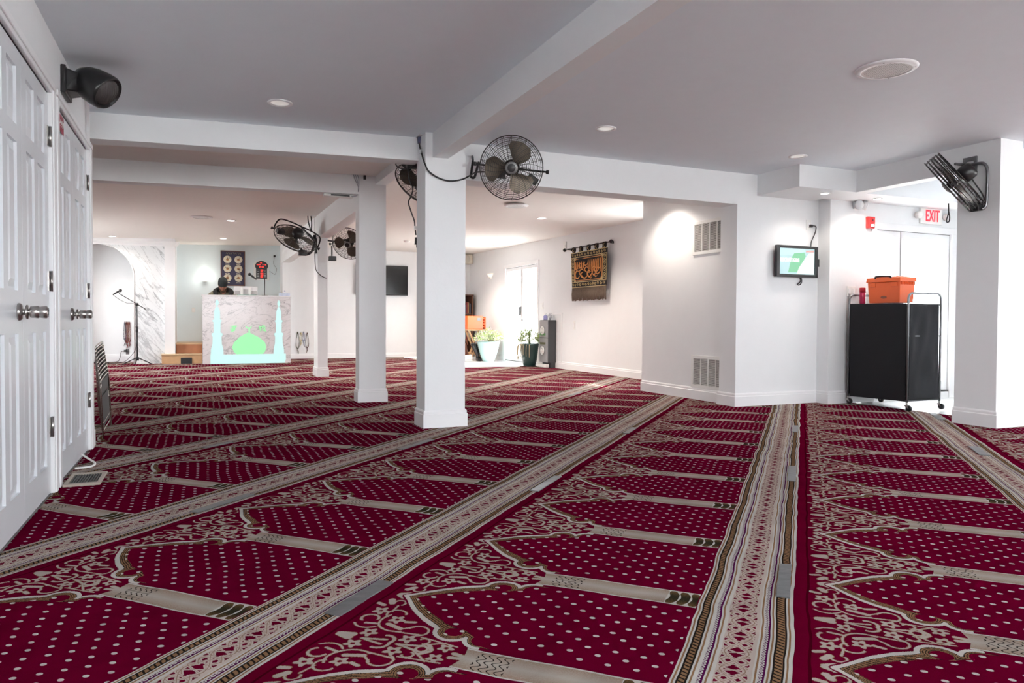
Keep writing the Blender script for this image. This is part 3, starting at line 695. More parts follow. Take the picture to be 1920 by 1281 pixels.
# 2 fan behind the front column
n=(CFW*.60-CRT*.55-CUP*.62)
t,M,bk,d=fan((1.80,6.16,2.055),n,.262,(1.80,5.82,2.25),'black cage fan half hidden behind the front column with its plug dangling',radians(80),.4)
m=MB().box((1.72,5.803,2.16),(1.88,5.818,2.32)); m.tube(smoothpts([(1.80,5.82,2.24),(1.78,5.90,2.24),tuple(bk)]),.012,8); obj('bracket',m,BLACKM,t)
m=MB().box((1.60,5.93,2.15),(1.70,5.99,2.22)); obj('cord_bundle_box',m,BLACKP,t,bevel=.006)
cord([(1.68,5.92,2.20),(1.60,5.92,2.23),(1.52,5.92,2.21),(1.50,5.92,2.16),(1.55,5.92,2.13),(1.62,5.93,2.15),(1.68,5.92,2.23),(1.72,5.92,2.27),(1.74,5.92,2.23),(1.68,5.92,2.18)],.006,t)
cord([(1.60,5.92,2.16),(1.61,5.91,2.05),(1.64,5.90,1.97),(1.62,5.89,1.90),(1.60,5.89,1.85),(1.62,5.89,1.78),(1.65,5.89,1.70),(1.655,5.89,1.655)],.006,t)
m=MB().box((1.648,5.878,1.625),(1.668,5.898,1.655)); obj('cord_tag',m,WHITEP,t)
cord([(1.66,5.89,1.62),(1.665,5.89,1.58)],.006,t)
m=MB().hexa([(1.655,5.878,1.50),(1.69,5.878,1.50),(1.69,5.9,1.50),(1.655,5.9,1.50)],[(1.658,5.88,1.56),(1.676,5.88,1.56),(1.676,5.897,1.56),(1.658,5.897,1.56)]).box((1.667,5.887,1.475),(1.671,5.891,1.50)).box((1.677,5.887,1.475),(1.681,5.891,1.50)); obj('plug',m,BLACKP,t)
# 3 fan on the far column, seen from behind
n=(-CRT*.50-CUP*.72+CFW*.48)
t,M,bk,d=fan((1.27,10.85,2.045),n,.315,(1.632,11.33,2.1),'black cage fan tilted down on the left side of the far column',radians(35),1.0)
m=MB().box((1.615,11.29,1.88),(1.632,11.37,2.19)); m.tube(smoothpts([(1.62,11.33,2.12),(1.58,11.3,2.09),tuple(bk)]),.014,8); m.tube(smoothpts([(1.60,11.32,2.16),(1.58,11.30,1.95),(1.50,11.28,1.86),(1.42,11.2,1.88),(1.38,11.1,1.92)]),.018,8); obj('bracket',m,BLACKM,t)
m=MB().box((1.34,11.05,1.82),(1.46,11.13,1.90)); obj('gear_box',m,BLACKP,t,bevel=.008)
cord([(1.60,11.26,1.90),(1.60,11.24,1.75),(1.61,11.20,1.62),(1.68,11.19,1.54),(1.76,11.19,1.50)],.006,t)
m=MB().box((1.46,11.23,2.445),(1.60,11.33,2.458)); o=obj('outlet_plate',m,WHITEP,t)
for x in (1.50,1.545): cord([(x,11.28,2.44),(x+.01,11.28,2.34),(1.55,11.28,2.2)],.009,t,'plug_cord')
# 4 fan on the right side of the far column, facing the room
n=(-CFW*.86-CRT*.15-CUP*.48)
t,M,bk,d=fan((2.03,10.85,2.005),n,.25,(1.79,11.4,2.1),'black cage fan seen between the two rear columns, facing the room',radians(0),.7)
m=MB().box((1.787,11.34,2.02),(1.80,11.46,2.16)); m.tube(smoothpts([(1.80,11.4,2.1),(1.92,11.3,2.08),tuple(bk)]),.013,8); m.tube(smoothpts([(1.86,11.3,2.0),(1.82,11.05,1.85),(1.79,10.9,1.80)]),.012,8); obj('bracket',m,BLACKM,t)
m=MB().box((1.74,10.82,1.74),(1.85,10.9,1.81)); obj('gear_box',m,BLACKP,t,bevel=.008)
# 5 fan on the right column
vd=(Vector((5.77,4.07,2.035))-Vector((0,0,.86))).normalized(); vr=vd.cross(Vector((0,0,1))).normalized(); vu=vr.cross(vd)
n=(-vr*.79-vu*.61-vd*.02)
t,M,bk,d=fan((5.765,4.07,2.035),n,.27,(5.998,4.085,2.2),'black cage fan seen edge-on, bracketed to the right hand column',radians(90),.3,dk=.46,yoke=False,pw=40,ex=.5)
m=MB(); m.box((5.984,4.03,2.135),(5.999,4.055,2.27)).box((5.984,4.12,2.135),(5.999,4.148,2.27)).box((5.984,4.055,2.135),(5.999,4.12,2.19)).box((5.984,4.055,2.235),(5.999,4.12,2.27)); obj('bracket_plate',m,GREYM,t,bevel=.003)
arm=smoothpts([(5.78,4.07,2.19),(5.90,4.09,2.20),(5.97,4.07,2.20),(5.975,4.0,2.20),(5.975,3.955,2.185),(5.975,3.93,2.13),(5.975,3.93,1.98),(5.975,3.935,1.86),(5.965,3.95,1.815),(5.93,3.98,1.82)],6)
m=MB().tube(arm,.012,8); obj('bracket_arm',m,GREYM,t)
m=MB().hexa([(5.90,3.95,1.79),(5.97,3.95,1.80),(5.97,4.02,1.80),(5.90,4.02,1.79)],[(5.89,3.95,1.85),(5.96,3.95,1.87),(5.96,4.02,1.87),(5.89,4.02,1.85)]); obj('tilt_block',m,BLACKP,t,bevel=.005)
cord([(5.86,4.02,2.12),(5.90,3.98,2.02),(5.93,3.95,1.95),(5.955,3.94,1.90),(5.94,3.93,1.85),(5.90,3.94,1.86),(5.88,3.96,1.92)],.006,t)
cord([(5.83,4.16,1.88),(5.845,4.17,1.80),(5.825,4.17,1.745),(5.83,4.17,1.72),(5.855,4.17,1.73),(5.86,4.17,1.77),(5.845,4.17,1.82)],.005,t,'cord_loop')
# ---------------------------------------------------------------- transformer box under beam 3 with its wires
t=thing('cable_box','white box with a black strip and wires under the second header by the middle column','cable box',(1.30,7.62,2.16))
m=MB().box((1.17,7.58,2.142),(1.47,7.66,2.168)); obj('cover',m,WHITEP,t,bevel=.004)
m=MB().box((1.24,7.572,2.148),(1.43,7.58,2.162)); obj('strip',m,BLACKP,t)
m=MB()
for k in range(3): m.tube(smoothpts([(1.45,7.575,2.155-.004*k),(1.50,7.555,2.165),(1.515,7.535,2.24),(1.515-.02*k,7.53,2.33),(1.50-.02*k,7.53,2.37)]),.005,6)
obj('wires',m,mat('grey_wire',(.45,.45,.5),.5),t)
m=MB().box((1.46,7.51,2.378),(1.62,7.55,2.386)); obj('outlet_plate',m,WHITEP,t); m=MB().box((1.565,7.52,2.33),(1.59,7.54,2.378)); obj('plug',m,BLACKP,t)
# ---------------------------------------------------------------- exit side
def plate(name,label_,cat,a,b,axis=1,rockers=2,mt=None):
    """wall plate from a to b; axis of thickness"""
    t=thing(name,label_,cat,a); m=MB().box(a,b); obj('plate',m,mt or WHITEP,t,bevel=.002)
    for k in range(rockers):
        m=MB(); f0=(k+.28)/rockers; f1=(k+.72)/rockers; h=b[2]-a[2]
        if axis==1: w_=b[0]-a[0]; m.box((a[0]+w_*f0,a[1]-.006,a[2]+h*.28),(a[0]+w_*f1,a[1],b[2]-h*.28))
        else: w_=b[1]-a[1]; m.box((a[0]-.006,a[1]+w_*f0,a[2]+h*.28),(a[0],a[1]+w_*f1,b[2]-h*.28))
        obj('rocker',m,TRIM,t)
    return t
RED_=mat('alarm_red',(.55,.02,.02),.35)
t=thing('exit_sign','white emergency sign with red EXIT letters and two lamp heads over the exit door','exit sign',(7.60,5.66,2.07))
m=MB().box((7.44,5.635,1.985),(7.80,5.658,2.165)); obj('housing',m,WHITEP,t,bevel=.006)
def text(body,size,loc,rot,m,parent,name,sx=1,ext=.002,align='CENTER',sp=1,bold=0):
    cu=bpy.data.curves.new(name,'FONT'); cu.body=body; cu.size=size; cu.extrude=ext; cu.align_x=align; cu.align_y='CENTER'; cu.space_character=sp; cu.offset=bold
    cu.materials.append(m); o=bpy.data.objects.new(name,cu); COL.objects.link(o); o.parent=parent
    o.parent=None; o.location=loc; o.rotation_euler=rot; o.scale=(sx,1,1)
    bpy.context.view_layer.update()
    me=bpy.data.meshes.new_from_object(o.evaluated_get(bpy.context.evaluated_depsgraph_get())); me.transform(o.matrix_world)
    bpy.data.objects.remove(o); o=bpy.data.objects.new(name,me); COL.objects.link(o); o.parent=parent
    o.matrix_parent_inverse=WM(parent).inverted(); return o
text('EXIT',.185,(7.632,5.631,2.072),(pi/2,0,0),mat('exit_red',(.75,.02,.04),.4,emit=(1,.05,.08),es=.5),t,'lettering',.60,.002,bold=.002,sp=1.02)
for x in (7.385,7.845):
    m=MB(); m.M=Matrix.Translation((x,5.62,2.075))@Matrix.Rotation(pi/2,4,'X'); m.lathe([(.02,-.03),(.038,-.02),(.042,.02),(.034,.03),(.0001,.025)],18); obj('lamp_head',m,WHITEP,t)
t=thing('emergency_light','white twin-cone emergency lamp high on the wall left of the fire alarm','emergency light',(6.46,5.66,2.12))
m=MB(); m.box((6.42,5.64,2.08),(6.50,5.658,2.16)); obj('base',m,WHITEP,t,bevel=.005)
for k,(dx,ny) in enumerate(((-.03,(-.3,-.9,-.1)),(.055,(.6,-.75,-.25)))):
    m=MB(); m.M=Matrix.Translation((6.455+dx,5.60,2.118))@frame_from(ny); m.lathe([(.02,-.04),(.042,-.02),(.052,.03),(.046,.036),(.0001,.03)],20); obj('lamp_head',m,mat('ribbed_lens',(.62,.63,.65),.3),t)
t=thing('fire_alarm','red fire alarm strobe on the wall left of the exit door','fire alarm',(6.66,5.66,1.945))
m=MB().box((6.61,5.62,1.885),(6.715,5.658,2.01)); obj('housing',m,RED_,t,bevel=.008)
m=MB().box((6.645,5.610,1.898),(6.695,5.622,1.928)); obj('strobe_lens',m,WHITEP,t,bevel=.005); obj('horn',MB().box((6.67,5.616,1.96),(6.69,5.622,1.985)),mat('dark_red',(.12,.01,.01),.5),t)
plate('light_switch','white double light switch above the cart left of the exit door','light switch',(6.35,5.652,1.14),(6.475,5.658,1.255))
# cart
t=thing('laundry_cart','tall black fabric sorter cart on casters with grey tube frame','cart',(6.56,5.27,0))
x0,x1,y0,y1=6.325,6.79,4.905,5.60
RAIL=.0115
for y in (y0,y1): 
    pass
for k,(xa,xb,y) in enumerate(((x0,x1,y0),(x0,x1,y1))):
    p=[(xa,y,.085),(xa,y,1.08)]+[tuple(q) for q in arc((xa+.06,y,1.095),.06,pi,pi/2,5)]+[tuple(q) for q in arc((xb-.06,y,1.095),.06,pi/2,0,5)]+[(xb,y,.085)]
    obj('end_frame',MB().tube(p,RAIL,10),GREYM,t)
m=MB()
for x in (x0,x1):
    for z in (1.045,.10): obj('side_rail',MB().tube([(x,y0,z),(x,y1,z)],.008,8),GREYM,t)
for y in (y0,y1):
    m=MB()
    for z in (.735,.10,1.045): obj('end_rail',MB().tube([(x0,y,z),(x1,y,z)],.007,8),GREYM,t)
for x in (x0,x1):
    for y in (y0,y1):
        m=MB(); m.tube([(x,y,.06),(x,y,.09)],.009,8); m.hexa([(x-.018,y-.03,.028),(x+.018,y-.03,.028),(x+.018,y+.012,.05),(x-.018,y+.012,.05)],[(x-.018,y-.015,.062),(x+.018,y-.015,.062),(x+.018,y+.012,.062),(x-.018,y+.012,.062)]); cs=obj('caster',m,STEEL,t)
        m=MB(); m.M=Matrix.Translation((x-.013,y-.022,.030))@Matrix.Rotation(pi/2,4,'Y'); m.lathe([(.012,0),(.029,.002),(.030,.013),(.029,.024),(.012,.026)],18); obj('wheel',m,BLACKP,cs)
def panel(name,p00,p10,p11,p01,wob,seed,nx=18,nz=22):
    """cloth panel with soft folds"""
    random.seed(seed); ph=[random.random()*6 for _ in range(6)]
    p00,p10,p11,p01=map(Vector,(p00,p10,p11,p01)); nn=(p10-p00).cross(p01-p00).normalized(); vs=[];fs=[]
    for j in range(nz+1):
        for i in range(nx+1):
            a=i/nx;b=j/nz; p=(p00*(1-a)+p10*a)*(1-b)+(p01*(1-a)+p11*a)*b
            e=sin(pi*a)**.5*sin(pi*b)**.5 if 0<a<1 and 0<b<1 else 0
            q=wob*e*(sin(a*9+b*5+ph[0])*.5+sin(a*17-b*9+ph[1])*.3+sin(b*13+a*4+ph[2])*.3)
            vs.append(p+nn*q)
    for j in range(nz):
        for i in range(nx): a=j*(nx+1)+i; fs.append((a,a+1,a+nx+2,a+nx+1))
    return MB().add(vs,fs,True)
B=.012
bag=MB()
def addp(*a):
    q=panel(*a); n=len(bag.v); bag.v+=q.v; bag.f+=[[i+n for i in f] for f in q.f]; bag.sm+=q.sm; bag.mi+=q.mi
addp('b',(x0-B,y0+.012,.095),(x0-B,y1-.03,.085),(x0-B,y1-.02,1.062),(x0-B,y0+.012,1.055),.003,1)
addp('b',(x0+.01,y0-B,.11),(x1-.03,y0-B,.105),(x1-.05,y0-B,1.05),(x0+.01,y0-B,1.055),.016,2)
addp('b',(x1+B-.02,y0+.012,.1),(x1+B-.02,y1-.02,.1),(x1+B-.02,y1-.02,1.055),(x1+B-.02,y0+.012,1.055),.006,3)
addp('b',(x0+.01,y1+.003,.1),(x1-.02,y1+.003,.1),(x1-.02,y1+.003,1.05),(x0+.01,y1+.003,1.055),.004,4)
addp('b',(x0,y0,.095),(x1-.02,y0,.095),(x1-.02,y1,.095),(x0,y1,.095),.004,5)
obj('fabric_bag',bag,BFAB,t)
m=panel('lid',(x0,y0,1.052),(x1-.02,y0,1.052),(x1-.02,y1,1.052),(x0,y1,1.052),.003,7); obj('fabric_lid',m,BFAB,t)
# orange tool box on the cart
def toolbox(name,label_,x0,x1,y0,y1,z0,z1,latch='side'):
    t=thing(name,label_,'tool box',((x0+x1)/2,(y0+y1)/2,z0))
    h=z1-z0; zl=z0+h*.80; i=.012
    m=MB().hexa([(x0+i,y0+i,z0),(x1-i,y0+i,z0),(x1-i,y1-i,z0),(x0+i,y1-i,z0)],[(x0,y0,zl),(x1,y0,zl),(x1,y1,zl),(x0,y1,zl)])
    nrib=9
    for k in range(nrib): 
        x=x0+(x1-x0)*(k+.7)/(nrib+.4); m.box((x-.005,y0-.010,zl-.03),(x+.005,y0+.004,zl+.002))
    m.box((x0-.004,y0+.03,zl-.05),(x0+.01,y0+.10,zl-.0)); m.box((x0-.004,y1-.10,zl-.05),(x0+.01,y1-.03,zl))
    obj('tub',m,ORANGE,t,bevel=.006)
    j=.012
    m=MB().hexa([(x0-j,y0-j,zl+.001),(x1+j,y0-j,zl+.001),(x1+j,y1+j,zl+.001),(x0-j,y1+j,zl+.001)],[(x0-j*.6,y0-j*.6,z1-.006),(x1+j*.6,y0-j*.6,z1-.006),(x1+j*.6,y1+j*.6,z1-.006),(x0-j*.6,y1+j*.6,z1-.006)])
    m.box((x0+.03,y0+.05,z1-.006),(x1-.03,y1-.05,z1+.004))
    obj('lid',m,ORANGE,t,bevel=.008)
    yc=(y0+y1)/2
    m=MB().tube(smoothpts([(x0-.004,yc-.09,z1-.012),(x0-.012,yc-.08,z1+.004),(x0-.012,yc,z1+.008),(x0-.012,yc+.08,z1+.004),(x0-.004,yc+.09,z1-.012)]),.010,7); obj('carry_handle',m,BLACKP,t)
    m=MB(); m.M=Matrix.Translation((x0+i*.7-.003,yc,z0+h*.22))@Matrix.Rotation(pi/2,4,'Y')@Matrix.Diagonal((.5,1.3,1,1)); m.disc((0,0,0),.028,20); obj('badge',m,mat('badge_metal',(.25,.08,.05),.3,.6),t)
    return t
toolbox('tool_box','orange plastic tool box standing on the black fabric cart',6.40,6.62,5.06,5.44,1.065,1.33)
t=thing('candle_jar','red cylindrical jar beside the orange tool box on the cart','jar',(6.46,5.53,1.06)) 
m=MB(); m.M=Matrix.Translation((6.44,5.535,1.064)); m.lathe([(.026,0),(.030,.005),(.030,.15),(.027,.155)],20); obj('jar_body',m,mat('dark_pink_glass',(.50,.03,.10),.2),t)
m=MB(); m.M=Matrix.Translation((6.44,5.535,1.064)); m.lathe([(.031,.12),(.031,.165),(.028,.17)],20); obj('jar_lid',m,mat('red_lid',(.42,.01,.03),.4),t)
# ---------------------------------------------------------------- monitor on the wall between soffit and vents
t=thing('wall_monitor','black framed monitor showing a green donation slide on the white wall','monitor',(5.745,5.78,1.5))
ym=5.745
m=MB().box((5.462,ym,1.337),(5.50,ym+.035,1.665)).box((5.985,ym,1.337),(6.025,ym+.035,1.665)).box((5.50,ym,1.337),(5.985,ym+.035,1.367)).box((5.50,ym,1.637),(5.985,ym+.035,1.665)).box((5.50,ym+.012,1.367),(5.985,ym+.035,1.637))
obj('frame',m,BLACKP,t,bevel=.002)
obj('wall_mount',MB().box((5.68,ym+.035,1.43),(5.82,5.818,1.57)),BLACKM,t)
obj('side_control',MB().box((6.025,ym+.005,1.455),(6.05,ym+.03,1.535)),BLACKP,t,bevel=.002)
def scr(name,pts,col,y,s=1.0): 
    m=MB().add([(x,y,z) for x,z in pts],[tuple(range(len(pts)))]); return obj(name,m,mat('screen_'+name,tuple(c*.3 for c in col),.15,emit=col,es=s),t)
scr('backdrop',[(5.50,1.367),(5.985,1.367),(5.985,1.637),(5.50,1.637)],(.36,.52,.54),ym+.011,.9)
scr('sky_band',[(5.505,1.56),(5.83,1.565),(5.85,1.632),(5.505,1.632)],(.42,.62,.66),ym+.010,.9)
scr('green_field',[(5.62,1.385),(5.76,1.39),(5.86,1.56),(5.84,1.60),(5.70,1.585),(5.66,1.53)],(.16,.42,.24),ym+.009,.9)
scr('pale_panel',[(5.735,1.372),(5.978,1.372),(5.978,1.60),(5.90,1.588),(5.83,1.51),(5.77,1.44)],(.72,.80,.82),ym+.008,1.0)
scr('red_strip',[(5.86,1.60),(5.975,1.605),(5.975,1.625),(5.86,1.618)],(.55,.30,.28),ym+.007,.9)
WT=mat('white_screen_text',(1,1,1),emit=(1,1,1),es=1.0)
text('E DONATE GENE',.054,(5.512,ym+.006,1.512),(pi/2,0,0),WT,t,'screen_text',.62,.0005,'LEFT',bold=.0008)
obj('cord_loop',MB().tube(smoothpts([(5.83,5.80,1.335),(5.84,5.80,1.30),(5.81,5.80,1.275),(5.80,5.80,1.262),(5.82,5.80,1.258),(5.85,5.80,1.28),(5.855,5.80,1.31),(5.845,5.80,1.335)]),.005,7),BLACKP,t)
obj('cord',MB().tube(smoothpts([(5.955,5.78,1.665),(5.985,5.80,1.73),(6.03,5.80,1.81),(6.045,5.80,1.86),(6.03,5.79,1.89),(5.985,5.80,1.895)]),.0055,7),BLACKP,t)
obj('plug',MB().box((5.955,5.785,1.875),(5.99,5.812,1.905)),BLACKP,t,bevel=.004)
plate('wall_outlet','white outlet plate above the monitor with a black plug','outlet',(5.925,5.812,1.85),(5.99,5.818,1.955),1,1)
# ---------------------------------------------------------------- air grilles in the vent wall
def grille(z0,z1,label_):
    y0,y1=6.062,6.615; X=5.07
    t=thing('air_grille',label_,'air vent',(X,(y0+y1)/2,z0),'white return air grilles')
    m=MB(); f=.035
    m.box((X-.014,y0,z0),(X-.001,y1,z0+f)).box((X-.014,y0,z1-f),(X-.001,y1,z1)).box((X-.014,y0,z0+f),(X-.001,y0+f,z1-f)).box((X-.014,y1-f,z0+f),(X-.001,y1,z1-f))
    iy0,iy1=y0+f,y1-f
    for k in (1,2,3): y=iy1-(iy1-iy0)*k*.262; m.box((X-.013,y-.006,z0+f),(X-.001,y+.006,z1-f))
    obj('frame',m,WHITEP,t,bevel=.002)
    obj('backing',MB().box((X-.0035,iy0,z0+f),(X-.001,iy1,z1-f)),mat('vent_shadow',(.09,.085,.08),.8),t)
    m=MB(); n=26
    for k in range(n):
        z=z0+f+(z1-z0-2*f)*(k+.5)/n
        m.add([(X-.011,iy0,z-.003),(X-.011,iy1,z-.003),(X-.004,iy1,z+.001),(X-.004,iy0,z+.001),(X-.0118,iy0,z-.001),(X-.0118,iy1,z-.001),(X-.005,iy1,z+.003),(X-.005,iy0,z+.003)],[(0,1,2,3),(7,6,5,4),(0,4,5,1),(3,2,6,7),(0,3,7,4),(1,5,6,2)])
    obj('louvers',m,WHITEP,t)
grille(1.605,1.975,'upper white return air grille in the angled side wall'); grille(.132,.492,'lower white return air grille just above the baseboard')
# ---------------------------------------------------------------- tapestry
t=thing('tapestry','black and gold calligraphy tapestry with fringe hanging from a dark rod','tapestry',(5.96,10.6,2.1))
Xr=5.955
m=MB().tube([(Xr,9.86,2.128),(Xr,11.40,2.137)],.009,10)
for y in (9.84,11.42): m.ball((Xr,y,2.13),.032,12,8)
for y in (9.93,11.33): m.tube([(Xr,y,2.13),(6.04,y,2.13)],.007,6); m.M=Matrix.Translation((6.045,y,2.13))@Matrix.Rotation(-pi/2,4,'Y'); m.lathe([(.025,0),(.025,.006)],12); m.M=Matrix.Identity(4)
obj('rod',m,BLACKM,t)
GOLD=mat('gold_brocade',(.50,.38,.18),.6,noise=.35,nscale=60); BLKC=mat('black_brocade',(.012,.010,.010),.85); COPP=mat('copper_thread',(.72,.30,.08),.5,noise=.2,nscale=30)
yl,yr=11.18,9.93 # picture-left is the larger y
def TX(y,z): # cloth hangs slightly off the wall and narrows downwards
    c=(yl+yr)/2; k=1-.085*(2.05-z)/.6; return (5.948-.010*sin((y-c)*9+z*3),c+(y-c)*k,z)
def tq(m,y0,y1,z0,z1,off,n=14):
    vs=[];fs=[]
    for i in range(n+1):
        for z in (z0,z1):
            p=TX(y0+(y1-y0)*i/n,z); vs.append((p[0]-off,p[1],p[2]))
    for i in range(n): fs.append((2*i,2*i+1,2*i+3,2*i+2))
    return m.add(vs,fs,True)
m=MB(); 
vs=[];fs=[];n=20;k=12
for j in range(k+1):
    for i in range(n+1): vs.append(TX(yl+(yr-yl)*i/n,1.44+(2.05-1.44)*j/k))
N=len(vs); vs+=[(p[0]+.006,p[1],p[2]) for p in vs]
for j in range(k):
    for i in range(n): a=j*(n+1)+i; fs.append((a,a+1,a+n+2,a+n+1)); fs.append((N+a,N+a+n+1,N+a+n+2,N+a+1))
m.add(vs,fs,True); obj('cloth',m,BLKC,t)
m=MB()
for z0,z1 in ((2.035,2.05),(1.955,1.967),(1.53,1.542),(1.44,1.452)): tq(m,yl,yr,z0,z1,.0035)
for y0,y1 in ((yl,yl-.02),(yl-.10,yl-.115),(yr+.02,yr),(yr+.115,yr+.10)): tq(m,y0,y1,1.54,1.955,.0035,3)
def scrolls(m,y0,y1,z0,z1,cnt,vert=False):
    for i in range(cnt):
        f=(i+.5)/cnt; cy=y0+(y1-y0)*(f if not vert else .5); cz=(z0+z1)/2 if not vert else z0+(z1-z0)*f
        r=(abs(z1-z0) if not vert else abs(y1-y0))*.34; pts=[]
        for a in range(9):
            th_=a*.75+(i%2)*pi; rr=r*(1-a*.07); p=TX(cy+rr*cos(th_)*1.2,cz+rr*sin(th_)); pts.append((p[0]-.004,p[1],p[2]))
        m.tube(pts,.0065,4)
scrolls(m,yl-.02,yr+.02,1.967,2.035,13); scrolls(m,yl-.02,yr+.02,1.455,1.53,13); scrolls(m,yl-.02,yl-.10,1.55,1.95,7,True); scrolls(m,yr+.10,yr+.02,1.55,1.95,7,True)
for sy,sz in ((0,0),(1,0),(0,1),(1,1)):
    y_=(yl-.118,yr+.118)[sy]; dy=(-1,1)[sy]*.085; z_=(1.545,1.952)[sz]; dz=(1,-1)[sz]*.055
    P=[TX(y_,z_),TX(y_+dy,z_),TX(y_,z_+dz)]; m.add([(p[0]-.004,p[1],p[2]) for p in P],[(0,1,2)])
obj('gold_border',m,GOLD,t)
# central field with rounded corners, raised letter strokes
ci=[(yl-.13,1.60),(yl-.13,1.89),(yl-.19,1.93),(yr+.19,1.93),(yr+.13,1.89),(yr+.13,1.60),(yr+.19,1.56),(yl-.19,1.56)]
m=MB().tube([(TX(y,z)[0]-.004,TX(y,z)[1],z) for y,z in ci],.006,4,closed=True); obj('field_border',m,COPP,t)
m=MB()
def st(pts,r=.009):
    P=[]
    for a,b in pts:
        y=yl-.145+(yr-yl+.29)*a; z=1.575+.33*b; p=TX(y,z); P.append((p[0]-.005,p[1],z))
    P=smoothpts(P,5); n=len(P); m.tube(P,[r*(.45+.75*sin(pi*(i+.5)/n)) for i in range(n)],5)
for a in (.50,.56,.62,.68,.75,.83,.89,.96): st([(a,.98),(a-.006,.75),(a+.004,.52),(a-.01,.34)],.011)
for a in (.04,.12,.20,.27,.33): st([(a,.92),(a+.01,.72),(a+.02,.55)],.010)
st([(.97,.34),(.88,.20),(.80,.28),(.76,.42)]);st([(.90,.42),(.82,.30),(.72,.16),(.66,.30)]);st([(.70,.45),(.62,.22),(.54,.10),(.47,.24),(.50,.40),(.58,.36)],.012)
st([(.52,.52),(.44,.62),(.38,.50),(.44,.36),(.55,.30)]);st([(.47,.18),(.38,.06),(.28,.14),(.25,.30),(.33,.38)],.012);st([(.36,.44),(.28,.52),(.20,.42),(.22,.26),(.30,.20)])
st([(.20,.18),(.12,.06),(.04,.14),(.03,.34),(.10,.46),(.20,.40)],.012);st([(.12,.60),(.06,.52),(.02,.62),(.07,.74)]);st([(.30,.70),(.24,.62),(.18,.70),(.22,.82),(.30,.80)])
st([(.40,.88),(.36,.76),(.42,.70),(.48,.80)]);st([(.60,.62),(.66,.55),(.74,.58),(.80,.50)]);st([(.84,.56),(.90,.48),(.97,.52)]);st([(.86,.12),(.80,.08),(.76,.16)],.008);st([(.64,.10),(.60,.03),(.56,.06)],.007)
obj('lettering',m,COPP,t)
FR=mat('brown_fringe',(.16,.115,.085),.8,noise=.4,nscale=50); m=MB(); random.seed(5)
for i in range(44):
    y=yl+(yr-yl)*(i+.5)/44; p=TX(y,1.44); L=.21+.02*random.random(); q=p[1]+(random.random()-.5)*.02
    m.tube([(p[0]+.003,p[1],1.445),(p[0]-.004,(p[1]+q)/2,1.44-L*.5),(p[0]+.004,q,1.44-L)],[.008,.011,.009],5)
obj('fringe',m,FR,t)
for i in range(5):
    y=yl-.11-(yl-yr-.22)*i/4
    vs=[];w_=.045
    P=[TX(y,2.045),(Xr-.014,y,2.08),(Xr-.015,y,2.13),(Xr-.008,y,2.146),(Xr+.006,y,2.148),(Xr+.016,y,2.13),(Xr+.016,y,2.08),(5.956,y,2.045)]
    for p in P: vs+=[(p[0],p[1]-w_,p[2]),(p[0],p[1]+w_,p[2])]
    m=MB().add(vs,[(2*j,2*j+1,2*j+3,2*j+2) for j in range(len(P)-1)],True)
    o=obj('hanging_loop',m,[BLKC],t)
    m=MB(); m.tube([(P[1][0]-.002,y-w_*.6,2.06),(P[2][0]-.002,y+w_*.5,2.09),(P[2][0]-.002,y-w_*.4,2.12)],.006,4); obj('gold_thread',m,GOLD,o)
# ---------------------------------------------------------------- side garden door corner
GREYC=mat('charcoal_laminate',(.055,.06,.065),.45)
t=thing('drawer_tower','narrow charcoal drawer cabinet with silver front and two white knockers','cabinet',(5.96,12.08,0))
x0,x1,y0,y1=5.87,6.035,11.9,12.27
obj('body',MB().box((x0+.012,y0,.10),(x1,y1,.885)).box((x0+.06,y0+.01,0),(x1-.005,y1-.02,.10)),GREYC,t,bevel=.003)
SILV=mat('brushed_silver',(.34,.34,.35),.4,.5)
obj('plinth',MB().box((x0-.05,y0-.02,.012),(x0+.012,y1+.02,.07)).hexa([(x0-.03,y1-.0,.07),(x0,y1,.07),(x0,y1+.02,.07),(x0-.03,y1+.06,.03)],[(x0-.01,y1,.38),(x0,y1,.38),(x0,y1+.01,.38),(x0-.01,y1+.01,.38)]),WHITEP,t)
for k,(a,b) in enumerate(((.56,.875),(.10,.55))):
    d_=obj('drawer_front',MB().box((x0-.003,y0+.012,a),(x0+.012,y1-.012,b)),SILV,t,bevel=.003)
    m=MB(); m.M=Matrix.Translation((x0-.006,(y0+y1)/2+.03,(.69,.315)[k]))@Matrix.Rotation(-pi/2,4,'Y'); m.lathe([(.075,0),(.078,.010),(.062,.016),(.055,.010)],24,cap=False)
    for a2 in range(8): q=a2*pi/4; m.tube([(.02*cos(q),.02*sin(q),.008),(.058*cos(q),.058*sin(q),.010)],.006,5)
    m.lathe([(.024,0),(.022,.014),(.0001,.018)],14); obj('knocker',m,WHITEP,d_)
    obj('label_plate',MB().box((x0-.005,y0+.10,(.60,.43)[k]),(x0-.002,y1-.04,(.64,.47)[k])),mat('green_label',(.08,.25,.08),.5) if k==0 else mat('olive_label',(.10,.10,.04),.5),d_)
t=thing('soap_bottle','blue tinted soap bottle standing on the charcoal drawer cabinet','bottle',(5.95,12.16,.885))
m=MB(); m.M=Matrix.Translation((5.95,12.17,.887))@Matrix.Diagonal((.7,1.2,1,1)); m.lathe([(.045,0),(.05,.01),(.05,.07),(.035,.085),(.02,.09)],16); obj('bottle_body',m,mat('pale_violet_glass',(.30,.30,.62),.2,alpha=.75),t)
m=MB().tube([(5.95,12.17,.975),(5.95,12.17,1.0),(5.95,12.13,1.005)],.008,6); obj('pump',m,WHITEP,t)
t=thing('flower_sprig','small silver flower ornament on the charcoal drawer cabinet','ornament',(5.96,12.0,.885)); random.seed(3)
m=MB()
